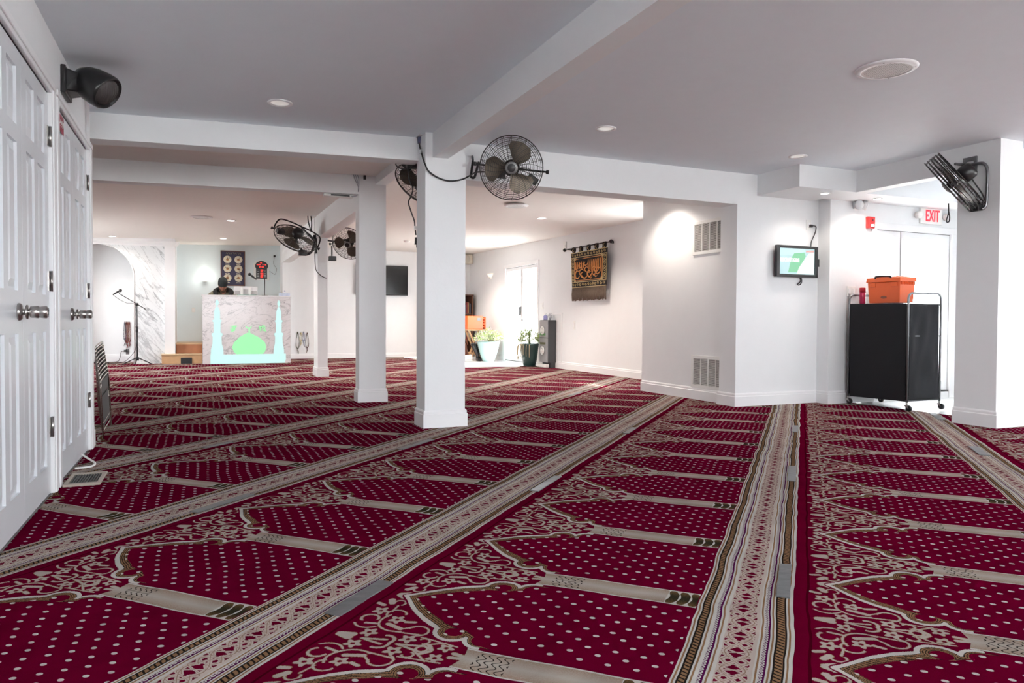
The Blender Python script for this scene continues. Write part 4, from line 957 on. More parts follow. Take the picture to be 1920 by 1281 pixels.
for i in range(9): a=random.random()*6.3; l=.03+.03*random.random(); m.tube([(5.96,12.0,.887),(5.96+.5*l*cos(a),12.0+.5*l*sin(a),.93),(5.96+l*cos(a),12.0+l*sin(a),.95+.06*random.random())],.0022,5)
m.lathe([(.0001,0)],4) if False else None
obj('stems',m,mat('dull_silver',(.3,.3,.33),.3,.8),t)
m=MB()
for i in range(9): m.ball((5.96+(random.random()-.5)*.07,12.0+(random.random()-.5)*.09,.94+.07*random.random()),.012,8,5)
obj('beads',m,mat('white_bead',(.75,.75,.8),.15),t)
t=thing('wall_panel_trim','white framed access panel low on the wall behind the drawer cabinet','access panel',(6.045,12.0,.1))
m=MB()
for a,b in (((11.67,.10),(11.70,1.01)),((12.42,.10),(12.45,1.01)),((11.70,.98),(12.42,1.01)),((11.70,.10),(12.42,.13))): m.box((6.035,a[0],a[1]),(6.049,b[0],b[1]))
obj('panel_frame',m,TRIM,t,bevel=.002); obj('panel_board',MB().box((6.043,11.70,.13),(6.049,12.42,.98)),WALL,t)
plate('wall_switch','white switch plate on the wall under the tapestry, right of the access panel','light switch',(6.042,11.18,.72),(6.048,11.25,.87),0,1)
t=thing('thermostat','white thermostat box high on the wall left of the tapestry rod','thermostat',(6.04,11.56,2.2)); obj('case',MB().box((6.02,11.51,2.17),(6.048,11.62,2.30)),WHITEP,t,bevel=.006); obj('dial',MB().box((6.014,11.53,2.20),(6.02,11.60,2.24)),TRIM,t)
plate('door_switch','white switch plate right of the side garden door','light switch',(6.042,12.46,1.10),(6.048,12.53,1.22),0,1)
t=thing('wall_sconce','small cream wall sconce left of the side garden door','wall lamp',(6.02,15.2,1.88))
m=MB(); m.M=Matrix.Translation((6.045,15.2,1.86))@Matrix.Diagonal((.7,1.3,1,1)); m.lathe([(.05,0),(.10,.07),(.105,.075),(.045,0)],20); obj('shade',m,mat('cream_glass',(.80,.74,.60),.3,emit=(1,.93,.8),es=.5),t)
obj('base',MB().box((6.02,15.16,1.82),(6.048,15.24,1.87)),WHITEP,t)
t=thing('corner_speaker','cream rounded loudspeaker fixed in the back corner above the bookcase','speaker',(5.95,16.5,2.3))
m=MB().box((5.72,16.33,2.235),(6.04,16.59,2.47)); obj('case',m,mat('cream_plastic',(.70,.66,.56),.5),t,bevel=.03)
m=MB(); m.M=Matrix.Translation((5.86,16.325,2.35))@Matrix.Rotation(pi/2,4,'X'); m.lathe([(.075,0),(.095,.006),(.10,0)],28,cap=False); m.disc((0,0,.001),.078); obj('grille',m,mat('grey_cream_cloth',(.55,.52,.45),.8),t)
# bookcase and its books
t=thing('bookcase','tall dark walnut bookcase standing against the back wall','bookcase',(5.45,16.33,0))
x0,x1,y0,y1,H=4.95,5.95,16.08,16.57,1.46
m=MB().box((x1-.035,y0,0),(x1,y1,H)).box((x0,y0,0),(x0+.035,y1,H)).box((x0-.01,y0-.015,H),(x1+.01,y1,H+.03)); obj('carcass',m,WALNUT,t,bevel=.003)
obj('back_panel',MB().box((x0+.035,y1-.015,0),(x1-.035,y1,H)),mat('dark_back',(.04,.015,.01),.6),t)
SH=[.06,.40,.72,1.04]
for z in SH: obj('shelf',MB().box((x0+.035,y0+.01,z-.025),(x1-.035,y1-.015,z)),WALNUT,t)
bc=[(.18,.02,.02),(.05,.05,.07),(.22,.20,.16),(.10,.03,.02),(.03,.07,.06),(.28,.15,.06),(.12,.12,.12),(.35,.30,.22)]
bl=['dark red','charcoal','grey','brown','dark green','tan','slate','cream']
random.seed(9)
for s_i,z in enumerate(SH[1:]):
    x=x1-.045; k=0
    while x>x1-.42:
        w_=.028+.022*random.random(); h=.20+.07*random.random(); ci=random.randrange(8); dp=.17+.04*random.random()
        b=thing('book','%s book standing on the walnut bookcase shelf, row %s from the top'%(bl[ci],('third','second','top')[s_i]),'book',(x-w_/2,y0+.03,z),'books on the %s bookcase shelf'%('third','second','top')[s_i])
        b['label']='%s upright book, number %d from the right end of the %s bookcase shelf'%(bl[ci],k+1,('third','second','top')[s_i])
        obj('cover',MB().box((x-w_,y0+.03,z+.001),(x-w_+.003,y0+.03+dp,z+h)).box((x-.004,y0+.03,z+.001),(x-.001,y0+.03+dp,z+h)).box((x-w_,y0+.03,z+.001),(x-.001,y0+.034,z+h)),mat('cover_%d'%ci,bc[ci],.5),b)
        obj('pages',MB().box((x-w_+.003,y0+.035,z+.004),(x-.004,y0+.025+dp,z+h-.005)),mat('paper',(.65,.6,.5),.8),b)
        x-=w_+.002; k+=1
# folding stool with orange box
t=thing('folding_stool','light wood folding stool behind the black boots under the orange box','stool',(5.6,15.0,0))
obj('seat',MB().box((5.37,14.86,.645),(5.84,15.16,.675)),OAK,t,bevel=.004)
for y in (14.90,15.12):
    for a,b in (((5.42,.64),(5.70,.0)),((5.72,.64),(5.46,.0)),):
        obj('leg',MB().hexa([(b[0]-.018,y-.01,0),(b[0]+.018,y-.01,0),(b[0]+.018,y+.01,0),(b[0]-.018,y+.01,0)],[(a[0]-.018,y-.01,a[1]),(a[0]+.018,y-.01,a[1]),(a[0]+.018,y+.01,a[1]),(a[0]-.018,y+.01,a[1])]),OAK,t)
obj('stretcher',MB().box((5.47,14.90,.14),(5.495,15.12,.17)).box((5.66,14.90,.14),(5.685,15.12,.17)),OAK,t)
t=thing('donation_box','orange box with a small dark screen standing on the wooden stool','box',(5.55,15.0,.675))
obj('box_body',MB().box((5.37,14.88,.677),(5.74,15.14,.975)),ORANGE,t,bevel=.01)
obj('screen',MB().box((5.60,14.873,.87),(5.68,14.882,.93)),mat('dark_screen',(.10,.12,.13),.2),t)
m=MB()
for z in (.72,.78,.84,.90): m.box((5.74,14.90,z),(5.80,14.98,z+.03))
m.box((5.78,14.89,.68),(5.815,14.99,.955)); obj('cup_stack',m,ORANGE,t,bevel=.006)
# potted plants
LEAF=mat('leaf_green',(.22,.32,.08),.5,noise=.4,nscale=20); LEAF2=mat('pale_leaf',(.38,.44,.20),.5,noise=.3,nscale=20); PETAL=mat('white_petal',(.80,.74,.74),.6)
def plant(name,label_,c,r,h,potm,seed,fh,prof):
    t=thing(name,label_,'potted plant',c); m=MB(); m.M=Matrix.Translation(c); m.lathe(prof,36); obj('pot',m,potm,t)
    m=MB(); m.M=Matrix.Translation(c); m.disc((0,0,h-.03),r*.88); obj('soil',m,mat('soil',(.05,.03,.02),.9),t)
    random.seed(seed)
    for nm,cnt,mt_,sz in (('leaves',170,LEAF,.055),('pale_leaves',190,LEAF2,.05),('blossom',260,PETAL,.028)):
        m=MB()
        for i in range(cnt):
            a=random.random()*2*pi; rr=r*(1.25*random.random()**.6); z=h+(fh*(.15+.85*random.random()))*(1.1-.55*rr/r)
            p=Vector((c[0]+rr*cos(a),c[1]+rr*sin(a),c[2]+z)); d=Vector((cos(a)*random.random(),sin(a)*random.random(),random.random()-.2)).normalized(); q=d.orthogonal().normalized()*sz*.28; s_=sz*(.6+.8*random.random())
            m.add([p,p+d*s_*.5+q,p+d*s_,p+d*s_*.5-q,p+d*s_*.5+Vector((0,0,.006))],[(0,1,4),(1,2,4),(2,3,4),(3,0,4)])
        obj(nm,m,mt_,t)
    m=MB()
    for i in range(26):
        a=random.random()*2*pi; rr=r*random.random(); m.tube([(c[0]+rr*.3*cos(a),c[1]+rr*.3*sin(a),c[2]+h-.04),(c[0]+rr*.8*cos(a),c[1]+rr*.8*sin(a),c[2]+h+fh*.4),(c[0]+rr*1.1*cos(a),c[1]+rr*1.1*sin(a),c[2]+h+fh*.8)],.003,4)
    obj('stems',m,LEAF,t); return t
PALE=mat('pale_teal_glaze',(.30,.46,.46),.2,coat=.5); DKG=mat('dark_green_glaze',(.035,.075,.07),.3,coat=.3,noise=.3)
t=plant('potted_plant','flowering plant in a big pale teal glazed pot left of the side garden door',(5.70,14.45,-.012),.245,.43,PALE,4,.30,[(.11,0),(.125,.01),(.17,.12),(.215,.28),(.24,.40),(.25,.43),(.235,.435),(.225,.40),(.0001,.39)])
obj('pot_label',MB().box((5.60,14.29,.03),(5.66,14.295,.065)),WHITEP,t)
t=plant('potted_plant','flowering plant in a dark green pot between side door and drawer cabinet',(5.79,12.53,.002),.175,.43,DKG,8,.33,[(.10,0),(.115,.01),(.145,.12),(.17,.28),(.18,.40),(.186,.43),(.172,.435),(.165,.40),(.0001,.39)])
m=MB(); random.seed(2)
for i in range(16):
    a=2.2+2.2*random.random(); q=[(5.79+.17*cos(a),12.55+.17*sin(a),.42),(5.79+.22*cos(a),12.55+.22*sin(a),.40),(5.79+.24*cos(a),12.55+.24*sin(a),.28),(5.79+.23*cos(a),12.55+.23*sin(a),.12+.1*random.random())]
    m.tube(smoothpts(q,3),.006,4)
obj('trailing_stems',m,mat('dry_stem',(.45,.38,.25),.7),t)
m=MB(); m.M=Matrix.Translation((5.79,12.53,.001)); m.lathe([(.19,0),(.20,.012),(.15,.012)],28); obj('saucer',m,mat('dark_saucer',(.02,.035,.035),.4),t)
# boots, shoe, bag beside the stool
RUB=mat('black_rubber',(.02,.02,.022),.25)
for k,(x,lean) in enumerate(((5.56,.12),(5.66,.09))):
    t=thing('rubber_boot',('tall black rubber boot nearest the stool leg','tall black rubber boot nearest the pale teal pot')[k],'boot',(x,14.72,0),'pair of black boots')
    m=MB(); m.tube([(x,14.70,.05),(x-.01,14.71,.12),(x-lean*.3,14.72,.2),(x-lean*.7,14.72,.30),(x-lean,14.72,.375)],[.045,.045,.05,.056,.060],14); obj('shaft',m,RUB,t)
    m=MB().hexa([(x-.045,14.58,-.012),(x+.045,14.58,-.012),(x+.042,14.76,-.012),(x-.042,14.76,-.012)],[(x-.04,14.60,.045),(x+.04,14.60,.045),(x+.04,14.76,.09),(x-.04,14.76,.09)]); obj('foot',m,RUB,t,bevel=.02)
    m=MB(); m.M=Matrix.Translation((x-lean,14.72,.372)); m.lathe([(.061,0),(.063,.008),(.05,.010)],14,cap=False); obj('rim',m,mat('grey_boot_lining',(.2,.2,.22),.6),t)
t=thing('white_sneaker','white sneaker on the floor left of the black boots','shoe',(5.42,14.75,0))
obj('sole',MB().hexa([(5.20,14.70,-.012),(5.44,14.70,-.012),(5.44,14.80,-.012),(5.20,14.80,-.012)],[(5.20,14.70,.02),(5.44,14.70,.02),(5.44,14.80,.02),(5.20,14.80,.02)]),WHITEP,t,bevel=.01)
obj('upper',MB().hexa([(5.21,14.705,.02),(5.435,14.705,.02),(5.435,14.795,.02),(5.21,14.795,.02)],[(5.28,14.715,.12),(5.43,14.715,.135),(5.43,14.785,.135),(5.28,14.785,.12)]),mat('white_leather',(.78,.77,.76),.5),t,bevel=.015)
t=thing('leather_bag','slumped brown leather bag piled behind the sneaker','bag',(5.42,15.25,0)); m=MB(); m.M=Matrix.Translation((5.38,15.33,.20))
vs=[];fs=[];n=18;k=10
for i in range(k+1):
    a=pi*i/k
    for j in range(n):
        q=2*pi*j/n; rr=.2*(1+.12*sin(3*q+a*4)); vs.append((rr*.8*sin(a)*cos(q),rr*.7*sin(a)*sin(q),.21*cos(a)*(1+.1*sin(q*2))))
for i in range(k):
    for j in range(n): fs.append((i*n+j,(i+1)*n+j,(i+1)*n+(j+1)%n,i*n+(j+1)%n))
m.add(vs,fs,True); obj('bag_body',m,mat('brown_leather',(.22,.07,.03),.5,noise=.3),t)
obj('strap',MB().tube(smoothpts([(5.28,15.2,.32),(5.33,15.17,.44),(5.44,15.17,.45),(5.49,15.2,.33)]),.012,7),mat('brown_leather',(.22,.07,.03)),t)
# television on the back wall
t=thing('wall_television','black flat television mounted on the white back wall between columns','television',(3.87,16.55,1.8))
obj('bezel',MB().box((3.26,16.52,1.446),(4.478,16.56,2.14)),BLACKP,t,bevel=.004)
obj('screen',MB().box((3.275,16.516,1.466),(4.463,16.521,2.127)),mat('dark_tv_screen',(.012,.013,.014),.12),t)
obj('wall_mount',MB().box((3.7,16.56,1.65),(4.0,16.599,1.95)),BLACKM,t); obj('logo_tab',MB().tube([(3.85,16.53,1.445),(3.86,16.53,1.42),(3.88,16.53,1.415)],.01,6),BLACKP,t)
# ---------------------------------------------------------------- arched niche wall, pilaster, pulpit platform
def arch_wall():
    x0,x1,cx,r,zs,zt=-3.4,-.64,-1.775,.595,1.70,2.50
    out=[(x0,0),(cx-r,0)]
    pts=[(cx-r,0)]+[(cx+r*cos(pi-pi*i/24),zs+r*sin(pi-pi*i/24)) for i in range(25)]+[(cx+r,0)]
    m=MB(); y0,y1=15.7,15.86
    top=[(p[0],zt) for p in pts]
    for i in range(len(pts)-1):
        a,b=pts[i],pts[i+1]
        if abs(a[0]-b[0])<1e-6: continue
        m.add([(a[0],y0,a[1]),(b[0],y0,b[1]),(b[0],y0,zt),(a[0],y0,zt),(a[0],y1,a[1]),(b[0],y1,b[1]),(b[0],y1,zt),(a[0],y1,zt)],[(0,1,2,3),(7,6,5,4),(0,4,5,1)])
    m.box((x0,y0,0),(cx-r,y1,zt)); m.box((cx+r,y0,0),(x1,y1,zt))
    struct('wall_mihrab',m,MARBLE)
    m=MB(); m.box((cx-r-.2,16.5,0),(cx+r+.3,16.62,2.6)).box((cx-r-.12,15.86,0),(cx-r,16.5,2.6)).box((cx+r,15.86,0),(cx+r+.06,16.5,2.6))
    struct('wall_niche',m,WALL)
    m=MB(); P_=[(cx+(r+.0)*cos(pi*i/30),15.69,zs+(r+.0)*sin(pi*i/30)) for i in range(31)]; m.tube([(cx+r,15.69,0)]+P_+[(cx-r,15.69,0)],.012,6)
    struct('trim_1',m,TRIM)
arch_wall()
m=MB().prism([(15.71,2.285),(15.695,2.29),(15.685,2.315),(15.665,2.33),(15.64,2.35),(15.625,2.37),(15.625,2.50),(15.72,2.50)],0,-3.4,-.64)
struct('trim_2',m,TRIM)
m=MB().box((-.64,15.60,0),(-.455,15.90,2.5)); m.box((-.655,15.585,0),(-.44,15.6,.15)); m.hexa([(-.65,15.59,2.29),(-.445,15.59,2.29),(-.445,15.9,2.29),(-.65,15.9,2.29)],[(-.70,15.54,2.38),(-.37,15.54,2.38),(-.37,15.9,2.38),(-.70,15.9,2.38)])
struct('column_5',m,TRIM)
struct('wall_pulpit_left',MB().box((-.70,15.9,0),(-.455,16.95,2.6)),WALL)
t=thing('pulpit_steps','two light oak steps with a black vent box beside the marble pulpit','steps',(-.33,15.5,0))
obj('lower_step',MB().box((-.69,15.42,0),(.03,15.72,.165)),OAK,t); obj('lower_tread',MB().box((-.70,15.40,.165),(.03,15.74,.19)),mat('oak_tread',(.62,.45,.27),.4),t,bevel=.003)
obj('upper_step',MB().box((-.44,15.74,.19),(.03,16.0,.365)),mat('darker_oak',(.42,.18,.09),.5,noise=.2),t); obj('upper_tread',MB().box((-.455,15.72,.365),(.03,16.06,.39)),mat('oak_tread',(.62,.45,.27)),t,bevel=.003)
obj('vent_box',MB().box((-.355,15.40,.0),(-.155,15.42,.118)),BLACKP,t)
struct('floor_platform',MB().box((-.455,16.06,0),(1.63,16.9,.385)).box((.05,15.45,0),(1.60,16.06,.385)),OAK)
t=thing('pulpit','grey veined marble pulpit with glowing mosque inlays','pulpit',(.85,15.25,0))
obj('cladding',MB().box((.036,15.10,0),(1.668,15.14,1.315)).box((.036,15.14,0),(.066,15.45,1.315)).box((1.638,15.14,0),(1.668,15.45,1.315)),MARBLE2,t)
obj('counter_top',MB().box((.02,15.085,1.315),(1.684,15.50,1.345)),mat('white_counter',(.72,.70,.70),.25),t,bevel=.004)
GL=mat('backlit_aqua',(.16,.28,.27),.3,emit=(.66,1.0,.96),es=.52,noise=.05); GG=mat('backlit_green',(.12,.34,.16),.3,emit=(.38,1.0,.46),es=.48,noise=.05)
def inlay(name,pts,m_,y=15.094):
    m=MB().prism([(a,b) for a,b in pts],1,y,15.10); return obj(name,m,m_,t)
def px(X,Y): return (.036+(X-35)/822*1.632, 1.315-(Y-575)/620*1.315) # marks measured on the pulpit front
def minaret(cx,w_):
    L=[(0,600),(14,622),(16,640),(3,665),(16,682),(26,712),(27,785),(42,795),(42,803),(32,812),(30,905),(48,915),(50,928),(40,945),(42,1010),(56,1060),(58,1108)]
    return [px(cx+a*w_,b) for a,b in L]+[px(cx-a*w_,b) for a,b in L[::-1]][:-1]
inlay('left_minaret_inlay',minaret(166,1.0),GL); inlay('right_minaret_inlay',minaret(742,.88),GL)
inlay('dome_inlay',[px(a,b) for a,b in [(462,905),(500,925),(560,955),(610,1000),(622,1045),(610,1085),(590,1107),(340,1107),(318,1085),(303,1045),(318,1000),(370,950),(430,915)]],GG)
inlay('hall_inlay',[px(a,b) for a,b in [(105,1108),(810,1108),(810,1160),(800,1194),(105,1194)]],GL)
inlay('crescent_inlay',[px(a,b) for a,b in [(455,905),(455,875),(432,862),(424,840),(440,855),(460,862),(480,850),(486,836),(482,860),(468,875),(468,905)]],GG,15.0945)
for cx in (318,588):
    m=MB(); random.seed(cx)
    for i in range(6):
        a=[px(cx+random.uniform(-36,36),870+random.uniform(-28,30)) for _ in range(3)]; m.tube(smoothpts([(q[0],15.094,q[1]) for q in a],4),.007,5)
    obj('script_inlay',m,GG,t)
# things on and behind the pulpit
t=thing('computer_monitor','white computer monitor seen from behind on the pulpit top','monitor',(.83,15.3,1.345))
obj('housing',MB().box((.615,15.29,1.365),(1.052,15.32,1.525)),mat('white_shell',(.74,.72,.73),.3),t,bevel=.006)
for x in (.755,.905): obj('stand_leg',MB().box((x-.02,15.265,1.347),(x+.02,15.29,1.50)),WHITEP,t,bevel=.003)
for a,b,c in ((.785,.875,1.47),(.935,1.04,1.44),(.625,.725,1.44)): obj('rear_panel',MB().box((a,15.286,1.37),(b,15.291,c)),mat('shell_grey',(.45,.43,.44),.4),t)
obj('base',MB().box((.66,15.24,1.347),(1.03,15.38,1.358)),mat('green_base',(.20,.42,.34),.4),t)
t=thing('pulpit_microphone','black microphone on a short stand above the pulpit top','microphone',(1.18,15.3,1.345))
obj('stand_pole',MB().tube([(1.185,15.28,1.347),(1.19,15.28,1.71)],.008,8),BLACKM,t)
obj('stand_base',MB().box((1.13,15.23,1.346),(1.24,15.33,1.356)),BLACKM,t)
obj('boom',MB().tube([(1.20,15.28,1.70),(1.02,15.27,1.70)],.007,8),BLACKM,t)
m=MB().tube([(1.03,15.27,1.67),(.93,15.22,1.745)],[.013,.020],10); m.ball((.90,15.21,1.765),.034,12,8); obj('mic_body',m,BLACKP,t)
t=thing('tissue_box','pale blue and white tissue box on the right end of the pulpit','box',(1.56,15.3,1.345)); obj('carton',MB().box((1.47,15.22,1.346),(1.67,15.34,1.405)),mat('pale_blue_card',(.55,.60,.72),.6,noise=.3,nscale=30),t); obj('tissue',MB().hexa([(1.55,15.26,1.405),(1.60,15.26,1.405),(1.60,15.30,1.405),(1.55,15.30,1.405)],[(1.53,15.25,1.44),(1.62,15.27,1.435),(1.60,15.32,1.44),(1.56,15.29,1.445)]),mat('tissue_white',(.8,.8,.82),.8),t)
for i,(x,l_) in enumerate(((1.495,'clear little bottle on the left of the tissue box'),(1.585,'clear bottle with a blue cap behind the tissue box'))):
    t=thing('small_bottle',l_,'bottle',(x,15.38,1.345)); m=MB(); m.M=Matrix.Translation((x,15.385,1.346)); m.lathe([(.026,0),(.028,.01),(.028,.07),(.012,.09)],14); obj('bottle_body',m,mat('bottle_plastic',(.6,.65,.72),.15,alpha=.7),t)
    m=MB(); m.M=Matrix.Translation((x,15.385,1.436)); m.lathe([(.014,0),(.014,.03)],12); obj('bottle_cap',m,mat('blue_cap',(.08,.10,.32),.4) if i else WHITEP,t)
t=thing('clock_board','tall framed navy board of six round gold clocks on the pulpit wall','clock board',(.66,16.88,2.0))
x0,x1,z0,z1=.405,.905,1.60,2.365; y=16.875
obj('board_panel',MB().box((x0+.02,y,z0+.02),(x1-.02,16.899,z1-.02)),mat('navy_board',(.045,.04,.09),.6),t)
obj('wood_frame',MB().box((x0,y-.012,z0),(x0+.022,16.899,z1)).box((x1-.022,y-.012,z0),(x1,16.899,z1)).box((x0,y-.012,z0),(x1,16.899,z0+.022)).box((x0,y-.012,z1-.022),(x1,16.899,z1)),mat('frame_wood',(.13,.055,.04),.5),t,bevel=.002)
CF=mat('clock_face',(.72,.66,.52),.5); CR=mat('clock_centre',(.45,.22,.10),.5)
random.seed(4)
for r_ in range(3):
    for c_ in range(2):
        cx,cz=(.545,.768)[c_],(2.175,1.975,1.775)[r_]
        m=MB(); m.M=Matrix.Translation((cx,y-.001,cz))@Matrix.Rotation(pi/2,4,'X'); m.lathe([(.080,0),(.082,.006),(.076,.008),(.0001,.006)],26); f=obj('clock_dial',m,CF,t)
        m=MB(); m.M=Matrix.Translation((cx,y-.0085,cz))@Matrix.Rotation(pi/2,4,'X'); m.disc((0,0,0),.030,16); 
        for k in range(12): m.box((.062*cos(k*pi/6)-.004,.062*sin(k*pi/6)-.004,0),(.062*cos(k*pi/6)+.004,.062*sin(k*pi/6)+.004,.001))
        obj('dial_marks',m,CR,f)
        a1,a2=random.random()*6.3,random.random()*6.3
        obj('clock_hands',MB().tube([(cx,y-.012,cz),(cx+.045*cos(a1),y-.012,cz+.045*sin(a1))],.005,5).tube([(cx,y-.013,cz),(cx+.065*cos(a2),y-.013,cz+.065*sin(a2))],.0035,5),BLACKP,f)
        obj('caption_bar',MB().box((cx-.05,y-.004,cz-.110),(cx-.006,y,cz-.097)).box((cx+.002,y-.004,cz-.110),(cx+.045,y,cz-.097)),CF,t)
m=MB()
for a in range(7): m.tube(smoothpts([(.52+.045*a,y-.003,2.30+.02*((a*3)%2)),(.53+.045*a,y-.003,2.325),(.55+.045*a,y-.003,2.29)],4),.005,5)
obj('heading_script',m,mat('olive_gilt',(.32,.30,.15),.5),t)
t=thing('prayer_time_clock','black domed digital clock with glowing red digits in a white surround','clock',(1.25,16.88,1.9))
cx=1.248
def dome(w_,h0,hs,top,r): return [(cx-w_,h0),(cx+w_,h0),(cx+w_,hs)]+[(cx+r*cos(q),hs+.045+r*.82*sin(q)+.01) for q in [pi*(-.12+1.24*i/16) for i in range(17)] ]+[(cx-w_,hs)]
obj('surround',MB().prism(dome(.165,1.745,2.00,0,.175),1,16.872,16.899),WHITEP,t,bevel=.004)
obj('face',MB().prism(dome(.115,1.775,2.00,0,.135),1,16.862,16.873),BLACKP,t)
m=MB()
for z,a in ((2.125,((-.03,.01),)),(2.085,((-.10,-.02),(.02,.04),(.07,.10))),(2.035,((-.05,-.02),(0,.05))),(1.965,((-.02,.04),)),(1.93,((-.02,.03),)),(1.89,((-.025,.04),)),(1.855,((-.02,.04),)),(1.82,((-.025,.035),)),(1.79,((-.02,.03),))):
    for p,q in a: 
        k=max(1,round((q-p)/.018))
        for i in range(k): u=cx+p+(q-p)*i/k; m.box((u,16.858,z-.011),(u+(q-p)/k*.7,16.862,z+.011))
obj('red_digits',m,mat('red_led',(.5,0,0),.4,emit=(1,.03,.02),es=1.6),t)
m=MB()
for z in (1.965,1.93,1.89,1.855,1.82): m.box((cx-.095,16.859,z-.004),(cx-.05,16.862,z+.004)).box((cx+.055,16.859,z-.004),(cx+.09,16.862,z+.004))
obj('caption_marks',m,mat('white_marks',(.7,.7,.7),.5),t)
obj('cord',MB().tube(smoothpts([(1.41,16.88,1.955),(1.46,16.89,1.92),(1.53,16.89,1.88),(1.56,16.89,1.95),(1.565,16.89,2.02),(1.51,16.89,2.09),(1.505,16.89,2.18),(1.52,16.88,2.27)],5),.004,6),mat('thin_grey_cord',(.25,.25,.25),.5),t)
obj('plug',MB().box((1.50,16.85,2.265),(1.545,16.898,2.305)),BLACKP,t,bevel=.004)
t=thing('wall_lamp','glowing wall sconce on the pale wall left of the clock board','wall lamp',(.09,16.88,1.75))
m=MB(); m.M=Matrix.Translation((.09,16.80,1.72)); m.lathe([(.03,0),(.06,.03),(.085,.10),(.09,.16),(.08,.165),(.02,.01)],20); obj('lamp_shade',m,mat('glowing_shade',(1,.95,.85),.3,emit=(1,.95,.86),es=3.5),t)
obj('base',MB().box((.05,16.80,1.68),(.13,16.9,1.73)),WHITEP,t)
l=bpy.data.lights.new('sconce_bulb','POINT'); l.energy=5; l.shadow_soft_size=.06; l.color=(1,.95,.88); o=bpy.data.objects.new('sconce_bulb',l); COL.objects.link(o); o.location=(.09,16.72,1.82); o.parent=t; o.matrix_parent_inverse=Matrix.Translation((-.09,-16.88,-1.75))
plate('pulpit_switch','white light switch on the pale wall above the oak steps','light switch',(-.17,16.89,1.02),(-.10,16.898,1.12),1,1)
# ---------------------------------------------------------------- prayer beads, outlet and mic stand
def strand(name,label_,x,y,zt,L,w_,col,grp,seed):
    t=thing(name,label_,'prayer beads',(x,y,zt),grp); random.seed(seed); m=MB(); n=int(L*2/.016)
    for i in range(n):
        q=2*pi*i/n; r=w_*(.35+.65*(1-cos(q))/2); m.ball((x+r*sin(q)*.9,y-.012-.004*sin(q*5),zt-L*(1-cos(q))/2),.0085,6,4)
    obj('beads',m,mat('bead_'+seed.__str__(),col,.35),t)
    obj('tassel',MB().tube([(x,y-.012,zt-L),(x+.006,y-.012,zt-L-.05),(x+.02*((seed%2)*2-1),y-.012,zt-L-.12)],[.004,.009,.003],6),mat('bead_'+seed.__str__(),col),t)
    obj('hook',MB().tube([(x,y,zt+.01),(x,y-.025,zt+.01),(x,y-.025,zt+.025)],.004,6),STEEL,t)
GP='prayer bead strands on the back wall'
strand('prayer_beads','long olive prayer bead strand, leftmost on the wall right of the pulpit',1.985,16.6,.59,.36,.05,(.07,.08,.04),GP,11)
strand('prayer_beads','short yellow prayer bead strand on the wall right of the pulpit',2.055,16.6,.575,.18,.035,(.62,.50,.22),GP,12)
strand('prayer_beads','short pale blue prayer bead strand on the wall right of the pulpit',2.115,16.6,.595,.20,.035,(.30,.33,.48),GP,13)
strand('prayer_beads','long brown prayer bead strand, rightmost on the wall right of the pulpit',2.19,16.6,.575,.33,.05,(.10,.045,.03),GP,14)
GN='prayer bead strands in the arched niche'
for i,(dx,L,cl,l_) in enumerate(((-.045,.36,(.05,.05,.09),'dark blue'),(-.02,.40,(.10,.03,.02),'dark brown'),(.0,.42,(.20,.03,.03),'red'),(.025,.36,(.28,.14,.08),'tan'),(.04,.40,(.14,.02,.03),'maroon'))):
    strand('prayer_beads','%s prayer bead strand bunched on the arched niche wall'%l_,-1.36+dx,16.49,.80,L,.03,cl,GN,20+i)
t=thing('niche_outlet','grey outlet plate with a black plug low in the arched niche','outlet',(-1.36,16.49,.2)); obj('plate',MB().box((-1.39,16.488,.14),(-1.33,16.498,.26)),mat('grey_plate',(.15,.15,.15),.4,.5),t); obj('plug',MB().box((-1.42,16.46,.205),(-1.365,16.488,.24)),BLACKP,t)
obj('cord',MB().tube(smoothpts([(-1.42,16.47,.22),(-1.47,16.45,.20),(-1.49,16.40,.08),(-1.53,16.30,.015),(-1.75,16.2,.012),(-1.9,16.0,.012)]),.006,6),BLACKP,t)
t=thing('microphone_stand','black boom microphone stand on tripod legs before the marble arch','microphone stand',(-1.10,15.32,0))
C_=(-1.10,15.32)
obj('pole',MB().tube([(C_[0],C_[1],.09),(C_[0],C_[1],.70)],.013,10).tube([(C_[0],C_[1],.62),(C_[0],C_[1],.72)],.018,10).tube([(C_[0],C_[1],.70),(C_[0],C_[1],1.13)],.009,10),BLACKM,t)
obj('base_collar',MB().tube([(C_[0],C_[1],.08),(C_[0],C_[1],.16)],[.035,.016],10),BLACKM,t)
for q in (-.35,1.75,3.6): obj('leg',MB().tube([(C_[0],C_[1],.14),(C_[0]+.27*cos(q),C_[1]+.27*sin(q),.014)],.010,8),BLACKM,t)
obj('boom',MB().tube([(-1.40,15.32,1.345),(-.955,15.32,1.055)],.0075,8),BLACKM,t); obj('clutch',MB().ball((-1.10,15.32,1.145),.03,10,8),BLACKP,t)
m=MB().tube([(-1.50,15.32,1.32),(-1.40,15.32,1.385)],[.011,.019],10); m.ball((-1.375,15.32,1.40),.030,12,8); obj('microphone',m,BLACKP,t)
obj('cord',MB().tube(smoothpts([(-1.50,15.32,1.32),(-1.42,15.33,1.25),(-1.28,15.33,1.17),(-1.13,15.33,1.13),(-1.12,15.34,.8),(-1.12,15.35,.35),(-1.22,15.45,.16),(-1.36,15.55,.04),(-1.6,15.7,.012)]),.0045,6),BLACKP,t)
